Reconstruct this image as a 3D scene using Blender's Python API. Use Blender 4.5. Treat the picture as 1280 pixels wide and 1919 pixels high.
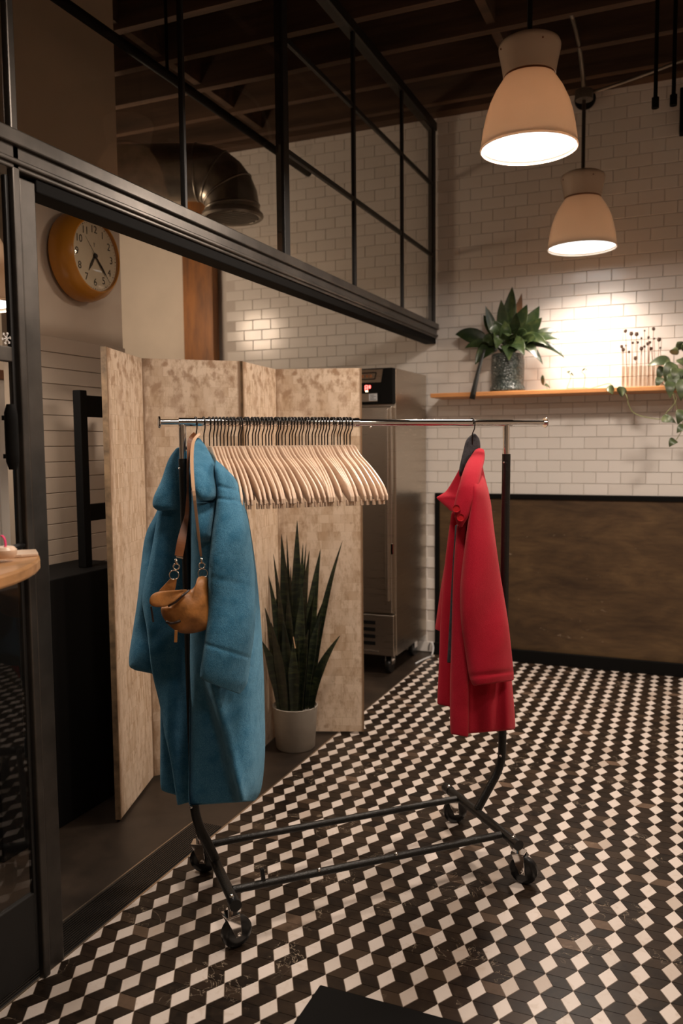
import bpy, bmesh, math, random
from mathutils import Vector, Matrix, Quaternion

random.seed(7)
for o in list(bpy.data.objects): bpy.data.objects.remove(o)
SC = bpy.context.scene
COL = SC.collection
PI = math.pi
V = Vector

# ------------------------------------------------------------------ camera
FPX, PIT, ROL, YAW, CH = 1553.0, math.radians(4.67), math.radians(-.52), math.radians(-22.9), 1.5
cF = V((math.sin(YAW)*math.cos(PIT), math.cos(YAW)*math.cos(PIT), -math.sin(PIT)))
_r = V((math.cos(YAW), -math.sin(YAW), 0)); _u = _r.cross(cF)
cR = _r*math.cos(ROL)+_u*math.sin(ROL); cU = _u*math.cos(ROL)-_r*math.sin(ROL)
CAM = V((0, 0, CH))
cd = bpy.data.cameras.new('camera'); camo = bpy.data.objects.new('camera', cd); COL.objects.link(camo)
cd.sensor_fit = 'VERTICAL'; cd.sensor_height = 36.0; cd.sensor_width = 24.0
cd.lens = FPX/1919*36.0; cd.clip_start = .05
camo.matrix_world = Matrix(((cR.x, cU.x, -cF.x, 0), (cR.y, cU.y, -cF.y, 0), (cR.z, cU.z, -cF.z, CH), (0, 0, 0, 1)))
cd.dof.use_dof = True; cd.dof.focus_distance = 2.75; cd.dof.aperture_fstop = 2.8
SC.camera = camo
SC.view_settings.view_transform = 'Standard'; SC.view_settings.look = 'None'
SC.view_settings.gamma = 1; SC.view_settings.use_curve_mapping = False
SC.view_settings.exposure = 0.0

# ------------------------------------------------------------------ world + lamp strengths
wd = bpy.data.worlds.new('world'); SC.world = wd; wd.use_nodes = True
wd.node_tree.nodes['Background'].inputs[0].default_value = (1, .78, .58, 1)
wd.node_tree.nodes['Background'].inputs[1].default_value = .006
LAMP_W = 26.0           # watts of each white pendant
LAMP_COL = (1, .84, .71)

# measuring helpers: a direction in the photograph and a plane in the room give a point in metres
def ray(x, y): return cF+cR*((x-640)/FPX)-cU*((y-959.5)/FPX)
def at_z(x, y, z=0.): d = ray(x, y); return CAM+d*((z-CH)/d.z)
def at_x(x, y, X): d = ray(x, y); return CAM+d*(X/d.x)
def at_y(x, y, Y): d = ray(x, y); return CAM+d*(Y/d.y)
def at_plane(x, y, p, n): d = ray(x, y); return CAM+d*((p-CAM).dot(n)/d.dot(n))
def in_view(q):
    D = V(q)-CAM; z = D.dot(cF)
    return (640+FPX*D.dot(cR)/z, 959.5-FPX*D.dot(cU)/z, z)

# ------------------------------------------------------------------ materials
def nt(name):
    m = bpy.data.materials.new(name); m.use_nodes = True
    return m, m.node_tree, m.node_tree.nodes['Principled BSDF']
def link(t, a, b): t.links.new(a, b)
def node(t, k, **kw):
    n = t.nodes.new(k)
    for a, b in kw.items():
        if a in n.inputs: n.inputs[a].default_value = b
        else: setattr(n, a, b)
    return n
def mixc(t, fac, a, b, blend='MIX'):
    n = t.nodes.new('ShaderNodeMix'); n.data_type = 'RGBA'; n.blend_type = blend
    for s, v in ((0, fac), (6, a), (7, b)):
        if hasattr(v, 'links') or hasattr(v, 'is_output'): t.links.new(v, n.inputs[s])
        else: n.inputs[s].default_value = v if s == 0 else (*v[:3], 1)
    return n.outputs[2]
def ramp(t, fac, stops):
    n = t.nodes.new('ShaderNodeValToRGB'); t.links.new(fac, n.inputs[0])
    e = n.color_ramp.elements
    while len(e) < len(stops): e.new(.5)
    for i, (p, c) in enumerate(stops):
        e[i].position = p; e[i].color = (*c, 1) if hasattr(c, '__len__') else (c, c, c, 1)
    return n.outputs[0]
def coords(t, scale=(1, 1, 1), kind='Object', rot=(0, 0, 0)):
    if kind == 'World': src = t.nodes.new('ShaderNodeNewGeometry').outputs['Position']
    else: src = t.nodes.new('ShaderNodeTexCoord').outputs[kind]
    mp = t.nodes.new('ShaderNodeMapping'); mp.inputs['Scale'].default_value = scale; mp.inputs['Rotation'].default_value = rot
    t.links.new(src, mp.inputs[0]); return mp.outputs[0]
def noise(t, vec, scale, detail=3, rough=.5, dist=0):
    n = node(t, 'ShaderNodeTexNoise', Scale=scale, Detail=detail, Roughness=rough, Distortion=dist)
    t.links.new(vec, n.inputs['Vector']); return n.outputs[0]
def bump(t, b, h, strength=.2, dist=.005):
    n = node(t, 'ShaderNodeBump', Strength=strength, Distance=dist)
    t.links.new(h, n.inputs['Height']); t.links.new(n.outputs[0], b.inputs['Normal'])
def simple(name, col, rough=.5, metal=0., var=.0, vscale=8, bmp=0., bscale=60, kind='World', stretch=(1, 1, 1), spec=.5, col2=None):
    m, t, b = nt(name)
    b.inputs['Roughness'].default_value = rough; b.inputs['Metallic'].default_value = metal
    b.inputs['Base Color'].default_value = (*col, 1); b.inputs['Specular IOR Level'].default_value = spec
    if var or col2:
        c = coords(t, stretch, kind); n = noise(t, c, vscale, 4, .6)
        c2 = col2 or tuple(max(0, v*(1-var)) for v in col)
        link(t, mixc(t, ramp(t, n, [(.35, 0.), (.68, 1.)]), col, c2), b.inputs['Base Color'])
    if bmp:
        c = coords(t, stretch, kind); bump(t, b, noise(t, c, bscale, 3), bmp)
    return m
def rand01(t):
    a = t.nodes.new('ShaderNodeObjectInfo').outputs['Random']; g = t.nodes.new('ShaderNodeNewGeometry').outputs['Random Per Island']
    s = node(t, 'ShaderNodeMath', operation='ADD'); link(t, a, s.inputs[0]); link(t, g, s.inputs[1])
    f = node(t, 'ShaderNodeMath', operation='FRACT'); link(t, s.outputs[0], f.inputs[0]); return f.outputs[0]

MT = {}
def mk_marbles():
    m, t, b = nt('white_marble'); c = coords(t, kind='World'); r = rand01(t)
    base = ramp(t, r, [(0, (.42, .34, .28)), (.25, (.54, .47, .41)), (1, (.63, .55, .49))])
    n = noise(t, c, 22, 6, .6, 1.5)
    link(t, mixc(t, ramp(t, n, [(.54, 0.), (.74, .55)]), base, (.40, .30, .22)), b.inputs['Base Color'])
    b.inputs['Roughness'].default_value = .32; MT['white_marble'] = m
    m, t, b = nt('dark_marble'); c = coords(t, kind='World'); r = rand01(t)
    base = ramp(t, r, [(0, (.007, .005, .004)), (.5, (.014, .009, .006)), (.88, (.024, .015, .010)), (.965, (.045, .029, .018)), (1, (.14, .09, .06))])
    n2 = noise(t, c, 30, 5, .65)
    base = mixc(t, ramp(t, n2, [(.4, 0.), (.75, .6)]), base, (.040, .026, .016))
    n = node(t, 'ShaderNodeTexNoise', Scale=9, Detail=4, Roughness=.55, Distortion=2.2); link(t, c, n.inputs['Vector'])
    vein = ramp(t, n.outputs[0], [(.492, 0.), (.5, 1.), (.508, 0.)])
    gate = ramp(t, noise(t, c, 5, 2), [(.56, 0.), (.62, .8)])
    mm = node(t, 'ShaderNodeMath', operation='MULTIPLY'); link(t, vein, mm.inputs[0]); link(t, gate, mm.inputs[1])
    link(t, mixc(t, mm.outputs[0], base, (.42, .33, .24)), b.inputs['Base Color'])
    b.inputs['Roughness'].default_value = .3; b.inputs['Specular IOR Level'].default_value = .2; MT['dark_marble'] = m
mk_marbles()
def mk_tile():
    m, t, b = nt('white_ceramic'); r = rand01(t)
    link(t, ramp(t, r, [(0, (.735, .69, .635)), (1, (.775, .735, .685))]), b.inputs['Base Color'])
    b.inputs['Roughness'].default_value = .2
    bump(t, b, noise(t, coords(t, kind='World'), 14, 2), .07, .004); MT['tile'] = m
mk_tile()
MT['grout'] = simple('grey_grout', (.60, .55, .50), .9)
MT['grout_floor'] = simple('floor_grout', (.26, .2, .15), .9)
MT['concrete'] = simple('brown_concrete', (.034, .022, .014), .42, var=.6, vscale=5, bmp=.05)
MT['plaster'] = simple('cream_plaster', (.68, .60, .50), .75, var=.08, vscale=3)
MT['beige'] = simple('beige_paint', (.50, .40, .31), .5, var=.12, vscale=2)
MT['whitewall'] = simple('white_paint', (.78, .73, .68), .6)
MT['joist'] = simple('dark_timber', (.10, .055, .032), .8, var=.6, vscale=3, stretch=(.3, 4, 4))
MT['deck'] = simple('dark_deck', (.03, .018, .012), .9, var=.4, vscale=3)
MT['steel'] = simple('raw_steel', (.10, .088, .076), .4, .7, var=.5, vscale=5, bmp=.03, bscale=90)
MT['black'] = simple('black_paint', (.004, .0036, .0032), .7, spec=.1)
MT['blacksteel'] = simple('black_steel', (.010, .009, .008), .5, .1, var=.3, vscale=9)
MT['hammer'] = simple('hammered_black', (.02, .019, .017), .3, .5, bmp=.35, bscale=260)
MT['chrome'] = simple('chrome', (.82, .80, .78), .08, 1.)
MT['rubber'] = simple('black_rubber', (.008, .008, .008), .28)
MT['hook'] = simple('dark_hook', (.022, .017, .014), .35, .6)
MT['orange_shelf'] = simple('orange_pine', (.62, .27, .09), .42, var=.25, vscale=5, stretch=(.6, 8, 8))
MT['post'] = simple('stained_timber', (.36, .135, .026), .5, vscale=3, stretch=(3, 3, .6), col2=(.11, .045, .015))
MT['maple'] = simple('pale_maple', (.79, .57, .41), .35, var=.18, vscale=10, stretch=(1, 1, 6), kind='Object')
MT['tabletop'] = simple('honey_wood', (.50, .26, .11), .25, var=.3, vscale=6, stretch=(6, .8, 6))
m_, t_, b_ = nt('cream_enamel'); b_.inputs['Base Color'].default_value = (.76, .62, .49, 1); b_.inputs['Roughness'].default_value = .2
tl_ = node(t_, 'ShaderNodeBsdfTranslucent'); tl_.inputs[0].default_value = (.85, .66, .50, 1); mx_ = node(t_, 'ShaderNodeMixShader'); mx_.inputs[0].default_value = .22
link(t_, b_.outputs[0], mx_.inputs[1]); link(t_, tl_.outputs[0], mx_.inputs[2]); link(t_, mx_.outputs[0], t_.nodes['Material Output'].inputs[0]); MT['enamel'] = m_
MT['tan'] = simple('tan_leather', (.50, .20, .048), .5, var=.45, vscale=26, bmp=.15, bscale=120)
MT['tan_dark'] = simple('brown_leather', (.26, .09, .028), .5, var=.3, vscale=20)
MT['tan_pale'] = simple('pale_strap', (.50, .30, .17), .55)
MT['zip'] = simple('dark_zip', (.03, .015, .01), .4)
MT['pink'] = simple('pink_ribbon', (.72, .05, .16), .4)
MT['foil'] = simple('galvanised_duct', (.30, .27, .23), .35, .8, var=.3, vscale=12)
MT['pot_grey'] = simple('grey_planter', (.27, .235, .19), .6, var=.25, vscale=7)
MT['soil'] = simple('soil', (.02, .013, .008), 1.)
MT['gold'] = simple('amber_clock_rim', (.42, .17, .02), .25)
MT['dial'] = simple('ivory_dial', (.66, .61, .50), .4)
MT['ink'] = simple('black_ink', (.012, .011, .012), .5)
MT['label'] = simple('grey_label', (.50, .50, .50), .5)
MT['ribbed'] = simple('ribbed_metal', (.05, .042, .035), .35, .7)
MT['brightedge'] = simple('worn_metal_edge', (.5, .4, .3), .3, .9)
MT['twig'] = simple('dry_stem', (.22, .12, .07), .8)
MT['pod'] = simple('seed_pod', (.07, .04, .025), .8)
MT['vine'] = simple('vine_stem', (.16, .17, .06), .6)
MT['ledge_grey'] = simple('grey_board', (.42, .39, .35), .6, var=.3, vscale=4)
MT['lining'] = simple('charcoal_lining', (.045, .04, .046), .9, var=.6, vscale=80, bmp=.4, bscale=300)
MT['button'] = simple('red_button', (.45, .012, .018), .25)
MT['silver'] = simple('silver_metal', (.75, .68, .58), .2, 1.)

def mk_wainscot():
    m, t, b = nt('brown_patina_metal'); c = coords(t, (1, 1, 2.6), 'World')
    n1 = noise(t, c, 2.2, 6, .62, .8); n2 = noise(t, coords(t, (1, 1, 5), 'World'), 9, 5, .6)
    base = ramp(t, n1, [(.3, (.050, .029, .015)), (.55, (.105, .062, .029)), (.75, (.165, .10, .045))])
    base = mixc(t, ramp(t, n2, [(.4, 0.), (.8, .5)]), base, (.03, .018, .011))
    n3 = noise(t, coords(t, (3, 1, 6), 'World'), 4, 6, .7)
    base = mixc(t, ramp(t, n3, [(.66, 0.), (.74, .8)]), base, (.36, .28, .2))
    link(t, base, b.inputs['Base Color']); b.inputs['Roughness'].default_value = .42; b.inputs['Metallic'].default_value = .25
    bump(t, b, n2, .08); MT['wainscot'] = m
mk_wainscot()
def mk_leaf_screen(name, bw, bh, sq):
    m, t, b = nt(name)
    c = coords(t, (1, 1, 1), 'Object', (PI/2, 0, 0))
    br = node(t, 'ShaderNodeTexBrick', Scale=1., **{'Mortar Size': .0012, 'Mortar Smooth': .8, 'Bias': -.25, 'Brick Width': bw, 'Row Height': bh})
    br.inputs['Color1'].default_value = (.66, .515, .375, 1); br.inputs['Color2'].default_value = (.38, .24, .13, 1); br.inputs['Mortar'].default_value = (.40, .28, .18, 1)
    br.offset = sq; link(t, c, br.inputs['Vector'])
    n = noise(t, coords(t, (1, 1, .4)), 42, 5, .7); n2 = noise(t, coords(t, (1.5, 1.5, .6)), 5, 4, .6)
    col = mixc(t, ramp(t, n2, [(.38, .0), (.62, .85)]), br.outputs[0], (.66, .52, .39))
    col = mixc(t, ramp(t, n, [(.48, 0.), (.70, .7)]), col, (.33, .21, .115))
    n3 = noise(t, coords(t, (1, 1, 1)), 13, 5, .7)
    col = mixc(t, ramp(t, n3, [(.60, 0.), (.70, .55)]), col, (.24, .13, .06))
    sx = t.nodes.new('ShaderNodeSeparateXYZ'); link(t, coords(t), sx.inputs[0])
    mr = node(t, 'ShaderNodeMapRange', **{'From Min': 1.45, 'From Max': 1.88}); link(t, sx.outputs[2], mr.inputs[0])
    n4 = noise(t, coords(t, (1, 1, .8)), 16, 4, .6); mu = node(t, 'ShaderNodeMath', operation='MULTIPLY'); link(t, mr.outputs[0], mu.inputs[0]); link(t, ramp(t, n4, [(.52, 0.), (.62, .75)]), mu.inputs[1])
    col = mixc(t, mu.outputs[0], col, (.25, .13, .06))
    me_ = node(t, 'ShaderNodeMapRange', **{'From Min': .055, 'From Max': .0}); link(t, sx.outputs[0], me_.inputs[0])
    n5 = noise(t, coords(t, (2, 1, .5)), 24, 4, .6); m5 = node(t, 'ShaderNodeMath', operation='MULTIPLY'); link(t, me_.outputs[0], m5.inputs[0]); link(t, ramp(t, n5, [(.36, .0), (.58, 1.)]), m5.inputs[1])
    col = mixc(t, m5.outputs[0], col, (.23, .13, .065))
    ab = node(t, 'ShaderNodeMath', operation='SUBTRACT'); link(t, sx.outputs[0], ab.inputs[0]); ab.inputs[1].default_value = .22
    aa = node(t, 'ShaderNodeMath', operation='ABSOLUTE'); link(t, ab.outputs[0], aa.inputs[0])
    m6 = node(t, 'ShaderNodeMapRange', **{'From Min': .205, 'From Max': .215}); link(t, aa.outputs[0], m6.inputs[0])
    col = mixc(t, m6.outputs[0], col, (.20, .115, .06))
    link(t, col, b.inputs['Base Color']); b.inputs['Roughness'].default_value = .5; b.inputs['Metallic'].default_value = .1
    bump(t, b, br.outputs[1], -.25, .002); MT[name] = m
mk_leaf_screen('silver_leaf_squares', .058, .044, .35)
mk_leaf_screen('silver_leaf_strips', .0155, .058, .4)
MT['screen_edge'] = simple('screen_edge_wood', (.30, .19, .10), .6, var=.6, vscale=18)
def mk_fur():
    m, t, b = nt('blue_faux_fur'); c = coords(t, kind='World')
    n = noise(t, c, 420, 3, .7); n2 = noise(t, c, 24, 4, .6)
    col = mixc(t, ramp(t, n, [(.3, 0.), (.75, 1.)]), (.024, .125, .225), (.125, .335, .50))
    col = mixc(t, ramp(t, n2, [(.45, 0.), (.68, .7)]), col, (.022, .13, .235))
    link(t, col, b.inputs['Base Color']); b.inputs['Roughness'].default_value = .9
    b.inputs['Sheen Weight'].default_value = .55; b.inputs['Sheen Roughness'].default_value = .4; b.inputs['Sheen Tint'].default_value = (.45, .75, .9, 1)
    b.inputs['Specular IOR Level'].default_value = .1
    ad = node(t, 'ShaderNodeMath', operation='MULTIPLY_ADD'); link(t, n2, ad.inputs[0]); ad.inputs[1].default_value = 2.5; link(t, n, ad.inputs[2])
    bump(t, b, ad.outputs[0], .55, .005); MT['fur'] = m
    m, t, b = nt('red_wool'); c = coords(t, kind='World')
    n = noise(t, c, 500, 3, .7); n2 = noise(t, c, 9, 3, .55)
    col = mixc(t, ramp(t, n, [(.3, 0.), (.75, 1.)]), (.36, .007, .022), (.53, .020, .042))
    col = mixc(t, ramp(t, n2, [(.45, 0.), (.7, .35)]), col, (.30, .006, .014))
    link(t, col, b.inputs['Base Color']); b.inputs['Roughness'].default_value = .95
    b.inputs['Sheen Weight'].default_value = .25; b.inputs['Sheen Tint'].default_value = (1, .45, .4, 1); b.inputs['Specular IOR Level'].default_value = .1
    ad = node(t, 'ShaderNodeMath', operation='MULTIPLY_ADD'); link(t, n2, ad.inputs[0]); ad.inputs[1].default_value = 3.; link(t, n, ad.inputs[2])
    bump(t, b, ad.outputs[0], .4, .004); MT['wool'] = m
mk_fur()
def mk_brushed():
    m, t, b = nt('brushed_stainless'); n = noise(t, coords(t, (1, 1, 60), 'World'), 6, 2)
    b.inputs['Base Color'].default_value = (.50, .44, .37, 1); b.inputs['Metallic'].default_value = 1.
    link(t, ramp(t, n, [(.3, .27), (.7, .32)]), b.inputs['Roughness']); MT['stainless'] = m
mk_brushed()
def mk_glass(name, tint=(1, 1, 1), f=1.0):
    m = bpy.data.materials.new(name); m.use_nodes = True; t = m.node_tree; t.nodes.clear()
    o = t.nodes.new('ShaderNodeOutputMaterial'); mx = t.nodes.new('ShaderNodeMixShader'); tr = t.nodes.new('ShaderNodeBsdfTransparent'); gl = t.nodes.new('ShaderNodeBsdfGlossy')
    tr.inputs[0].default_value = (*tint, 1); gl.inputs['Roughness'].default_value = .015
    fr = node(t, 'ShaderNodeFresnel', IOR=1.45)
    mu = node(t, 'ShaderNodeMath', operation='MULTIPLY'); mu.inputs[1].default_value = f; link(t, fr.outputs[0], mu.inputs[0])
    bf = t.nodes.new('ShaderNodeNewGeometry').outputs['Backfacing']; iv = node(t, 'ShaderNodeMath', operation='SUBTRACT'); iv.inputs[0].default_value = 1.; link(t, bf, iv.inputs[1])
    m2 = node(t, 'ShaderNodeMath', operation='MULTIPLY'); link(t, mu.outputs[0], m2.inputs[0]); link(t, iv.outputs[0], m2.inputs[1])
    link(t, m2.outputs[0], mx.inputs[0]); link(t, tr.outputs[0], mx.inputs[1]); link(t, gl.outputs[0], mx.inputs[2]); link(t, mx.outputs[0], o.inputs[0])
    MT[name] = m
mk_glass('pane_glass', (.93, .92, .90)); mk_glass('tube_glass', (.93, .90, .86), .8)
def mk_leafmat(name, dark, light, band, rough=.35):
    m, t, b = nt(name); c = coords(t, kind='World')
    n = noise(t, coords(t, (1, 1, band), 'World'), 14, 4, .6, .6)
    r = rand01(t)
    col = mixc(t, ramp(t, n, [(.45, 0.), (.68, 1.)]), dark, light)
    col = mixc(t, ramp(t, r, [(.0, .45), (1., 0.)]), col, tuple(v*.45 for v in dark))
    link(t, col, b.inputs['Base Color']); b.inputs['Roughness'].default_value = rough; MT[name] = m
mk_leafmat('snake_leaf', (.009, .014, .007), (.046, .056, .020), 4.5, .42)
mk_leafmat('lily_leaf', (.020, .034, .012), (.062, .082, .026), 1, .27)
mk_leafmat('pothos_leaf', (.045, .062, .026), (.14, .165, .075), 1, .35)
MT['dead_leaf'] = simple('brown_dry_leaf', (.22, .10, .04), .7, var=.4)
MT['black_leaf'] = simple('blackened_leaf', (.012, .012, .010), .5)
m_, t_, b_ = nt('green_glazed_pot'); c_ = coords(t_, kind='World')
vv = node(t_, 'ShaderNodeTexVoronoi', Scale=75); link(t_, c_, vv.inputs['Vector'])
link(t_, mixc(t_, ramp(t_, vv.outputs[0], [(.2, 0.), (.6, 1.)]), (.09, .105, .095), (.030, .04, .036)), b_.inputs['Base Color'])
b_.inputs['Roughness'].default_value = .22; bump(t_, b_, vv.outputs[0], .6, .006); MT['green_pot'] = m_
def emit(name, col, s):
    m, t, b = nt(name); b.inputs['Base Color'].default_value = (*col, 1); b.inputs['Emission Color'].default_value = (*col, 1); b.inputs['Emission Strength'].default_value = s; MT[name] = m
emit('lamp_lens', (.86, .95, 1.), 3.5); emit('led_red', (1, .12, .10), 5.); emit('led_pale', (1, .85, .45), 5.)

# ------------------------------------------------------------------ mesh builder
ORG = {}
class MB:
    def __init__(s): s.v = []; s.f = []
    def add(s, vs, fs):
        o = len(s.v); s.v += [V(p) for p in vs]; s.f += [[i+o for i in f] for f in fs]; return s
    def box(s, a, b, rz=0, c=None):
        x0, y0, z0 = a; x1, y1, z1 = b
        vs = [V((x, y, z)) for z in (z0, z1) for x, y in ((x0, y0), (x1, y0), (x1, y1), (x0, y1))]
        if rz:
            c = V(c) if c is not None else (V(a)+V(b))/2; R = Matrix.Rotation(rz, 3, 'Z'); vs = [R @ (p-c)+c for p in vs]
        return s.add(vs, [[3, 2, 1, 0], [4, 5, 6, 7], [0, 1, 5, 4], [1, 2, 6, 5], [2, 3, 7, 6], [3, 0, 4, 7]])
    def bar(s, p, q, w, h, up=(0, 0, 1)):
        p, q = V(p), V(q); d = (q-p).normalized(); a = d.cross(V(up)).normalized()*w/2; b = a.cross(d).normalized()*h/2
        vs = [e+sa*a+sb*b for e in (p, q) for sa, sb in ((-1, -1), (1, -1), (1, 1), (-1, 1))]
        return s.add(vs, [[0, 1, 2, 3], [7, 6, 5, 4], [0, 4, 5, 1], [1, 5, 6, 2], [2, 6, 7, 3], [3, 7, 4, 0]])
    def tube(s, pts, r, n=10, cap=True):
        pts = [V(p) for p in pts]; rs = r if hasattr(r, '__len__') else [r]*len(pts)
        t0 = (pts[1]-pts[0]).normalized(); a = t0.orthogonal().normalized(); vs = []; fs = []
        for i, p in enumerate(pts):
            t = ((pts[min(i+1, len(pts)-1)]-p).normalized()+(p-pts[max(i-1, 0)]).normalized())
            t = t.normalized() if t.length > 1e-6 else t0
            a = (a-t*a.dot(t)).normalized(); b = t.cross(a)
            vs += [p+(a*math.cos(2*PI*k/n)+b*math.sin(2*PI*k/n))*rs[i] for k in range(n)]
        for i in range(len(pts)-1):
            for k in range(n): fs.append([i*n+k, i*n+(k+1) % n, (i+1)*n+(k+1) % n, (i+1)*n+k])
        if cap: fs += [list(range(n))[::-1], [(len(pts)-1)*n+k for k in range(n)]]
        return s.add(vs, fs)
    def lathe(s, prof, c=(0, 0, 0), axis=(0, 0, 1), n=32, close=False):
        c = V(c); ax = V(axis).normalized(); a = ax.orthogonal().normalized(); b = ax.cross(a); vs = []; fs = []
        for r, z in prof: vs += [c+ax*z+(a*math.cos(2*PI*k/n)+b*math.sin(2*PI*k/n))*max(r, 1e-4) for k in range(n)]
        m = len(prof)
        for i in range(m if close else m-1):
            j = (i+1) % m
            for k in range(n): fs.append([i*n+k, i*n+(k+1) % n, j*n+(k+1) % n, j*n+k])
        if not close:
            if prof[0][0] > 2e-4: fs.append(list(range(n))[::-1])
            if prof[-1][0] > 2e-4: fs.append([(m-1)*n+k for k in range(n)])
        return s.add(vs, fs)
    def ball(s, c, r, n=10):
        return s.lathe([(r*math.sin(PI*i/n), -r*math.cos(PI*i/n)) for i in range(n+1)], c, n=n+2)
    def loft(s, rows, cap=True):
        n = len(rows[0]); fs = []
        for i in range(len(rows)-1):
            for k in range(n): fs.append([i*n+k, i*n+(k+1) % n, (i+1)*n+(k+1) % n, (i+1)*n+k])
        if cap: fs += [list(range(n))[::-1], [(len(rows)-1)*n+k for k in range(n)]]
        return s.add([p for r in rows for p in r], fs)
    def prism(s, poly, d):
        n = len(poly); d = V(d); vs = [V(p) for p in poly]+[V(p)+d for p in poly]
        return s.add(vs, [list(range(n))[::-1], [n+k for k in range(n)]]+[[k, (k+1) % n, n+(k+1) % n, n+k] for k in range(n)])
    def build(s, name, m, parent=None, smooth=False, bev=0, sub=0, kind=None, world=True, solid=0):
        me = bpy.data.meshes.new(name); o0 = V((0, 0, 0))
        if parent is not None and world: o0 = ORG.get(parent.name, V((0, 0, 0)))
        me.from_pydata([p-o0 for p in s.v], [], s.f)
        bm = bmesh.new(); bm.from_mesh(me); bmesh.ops.recalc_face_normals(bm, faces=bm.faces); bm.to_mesh(me); bm.free()
        me.materials.append(MT[m] if isinstance(m, str) else m)
        o = bpy.data.objects.new(name, me); COL.objects.link(o)
        if parent is not None: o.parent = parent
        ORG[o.name] = o0
        if smooth:
            for p in me.polygons: p.use_smooth = True
            if smooth == 'auto': me.set_sharp_from_angle(angle=math.radians(38))
        if solid:
            md = o.modifiers.new('s', 'SOLIDIFY'); md.thickness = solid; md.offset = 0
        if bev:
            md = o.modifiers.new('b', 'BEVEL'); md.width = bev; md.segments = 2; md.limit_method = 'ANGLE'
        if sub:
            md = o.modifiers.new('d', 'SUBSURF'); md.levels = sub; md.render_levels = sub
        if kind: o['kind'] = kind
        return o
def thing(name, label, cat, loc, group=None, rz=0):
    o = bpy.data.objects.new(name, None); COL.objects.link(o); o.location = loc; o.rotation_euler = (0, 0, rz); o.empty_display_size = .05
    o['label'] = label; o['category'] = cat
    if group: o['group'] = group
    ORG[o.name] = V(loc); return o
def tag(o, label, cat, group=None):
    o['label'] = label; o['category'] = cat
    if group: o['group'] = group
    return o
def struct(o, label, cat):
    o['kind'] = 'structure'; o['label'] = label; o['category'] = cat; return o
def copy_of(o, parent, loc=None):
    c = o.copy(); COL.objects.link(c); c.parent = parent
    if loc is not None: c.location = loc
    return c
def arc(c, r, a0, a1, ex, ez, n=8):
    return [V(c)+V(ex)*(r*math.cos(a0+(a1-a0)*i/n))+V(ez)*(r*math.sin(a0+(a1-a0)*i/n)) for i in range(n+1)]
def bez(p, q, r, n=10):
    p, q, r = V(p), V(q), V(r); return [p*(1-t)**2+q*2*t*(1-t)+r*t*t for t in [i/n for i in range(n+1)]]
def text_mesh(s, size, name, m, parent, origin, ex, ey, depth=.0006):
    cu = bpy.data.curves.new(name, 'FONT'); cu.body = s; cu.size = size; cu.align_x = 'CENTER'; cu.align_y = 'CENTER'; cu.extrude = depth
    ob = bpy.data.objects.new(name, cu); COL.objects.link(ob)
    dg = bpy.context.evaluated_depsgraph_get(); me = bpy.data.meshes.new_from_object(ob.evaluated_get(dg)); bpy.data.objects.remove(ob)
    o = bpy.data.objects.new(name, me); COL.objects.link(o); me.materials.clear(); me.materials.append(MT[m])
    ex, ey = V(ex).normalized(), V(ey).normalized(); ez = ex.cross(ey); p = V(origin)
    for v in me.vertices: c = v.co.copy(); v.co = p+ex*c.x+ey*c.y+ez*c.z-ORG.get(parent.name, V((0, 0, 0)))
    o.parent = parent; ORG[o.name] = ORG.get(parent.name, V((0, 0, 0))); return o

# ================================================================== SETTING
S = 1.5/27.34; OX, OY = -.33*S, 40.65*S; HH = math.sqrt(3)/2*S
BX = OX-30*S                       # edge of the patterned paving
WY = 5.65                          # white tiled wall
XP = -1.65                         # front of the steel and glass partition
CZ = 3.72                          # underside of the joists

# ---- floor: brown concrete slab, then the paving of marble rhombi
fl = struct(MB().box((-5.2, -2., -.1), (2.6, 6.0, -.012)).build('floor', 'concrete'), 'floor of brown concrete and cube-patterned marble paving', 'floor')
MB().box((-5.2, -2., -.012), (BX-.002, 6.0, 0)).build('concrete_slab', 'concrete', fl)
MB().box((BX, -2., -.012), (2.6, 6.0, -.0016)).build('grout_bed', 'grout_floor', fl)
MB().box((BX-.006, .2, -.01), (BX+.001, WY, .0012)).build('edge_strip', 'brightedge', fl)
G = .00055
def inset(poly):
    c = sum((V(p) for p in poly), V((0, 0, 0)))/len(poly)
    return [c+(V(p)-c)*(1-G*2/(S*.5)) for p in poly]
def tile_mesh(nm, poly, m):
    me = bpy.data.meshes.new(nm); n = len(poly)
    vs = [(p.x, p.y, z) for z in (-.008, 0) for p in inset(poly)]
    me.from_pydata(vs, [], [list(range(n))[::-1], [n+k for k in range(n)]]+[[k, (k+1) % n, n+(k+1) % n, n+k] for k in range(n)]); me.materials.append(MT[m]); return me
W_ = [V((0, -HH, 0)), V((S/2, 0, 0)), V((0, HH, 0)), V((-S/2, 0, 0))]
WH = [V((0, -HH, 0)), V((S/2, 0, 0)), V((0, HH, 0))]
D1 = [V((S/2, 0, 0)), V((S*1.5, 0, 0)), V((S, HH, 0)), V((0, HH, 0))]
D2 = [V((S/2, 0, 0)), V((0, -HH, 0)), V((S, -HH, 0)), V((S*1.5, 0, 0))]
shapes = {'w': (W_, 'white_marble'), 'h': (WH, 'white_marble'), 'a': (D1, 'dark_marble'), 'b': (D2, 'dark_marble')}
tmesh = {k: tile_mesh('tile', p, m) for k, (p, m) in shapes.items()}
cand = []
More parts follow.
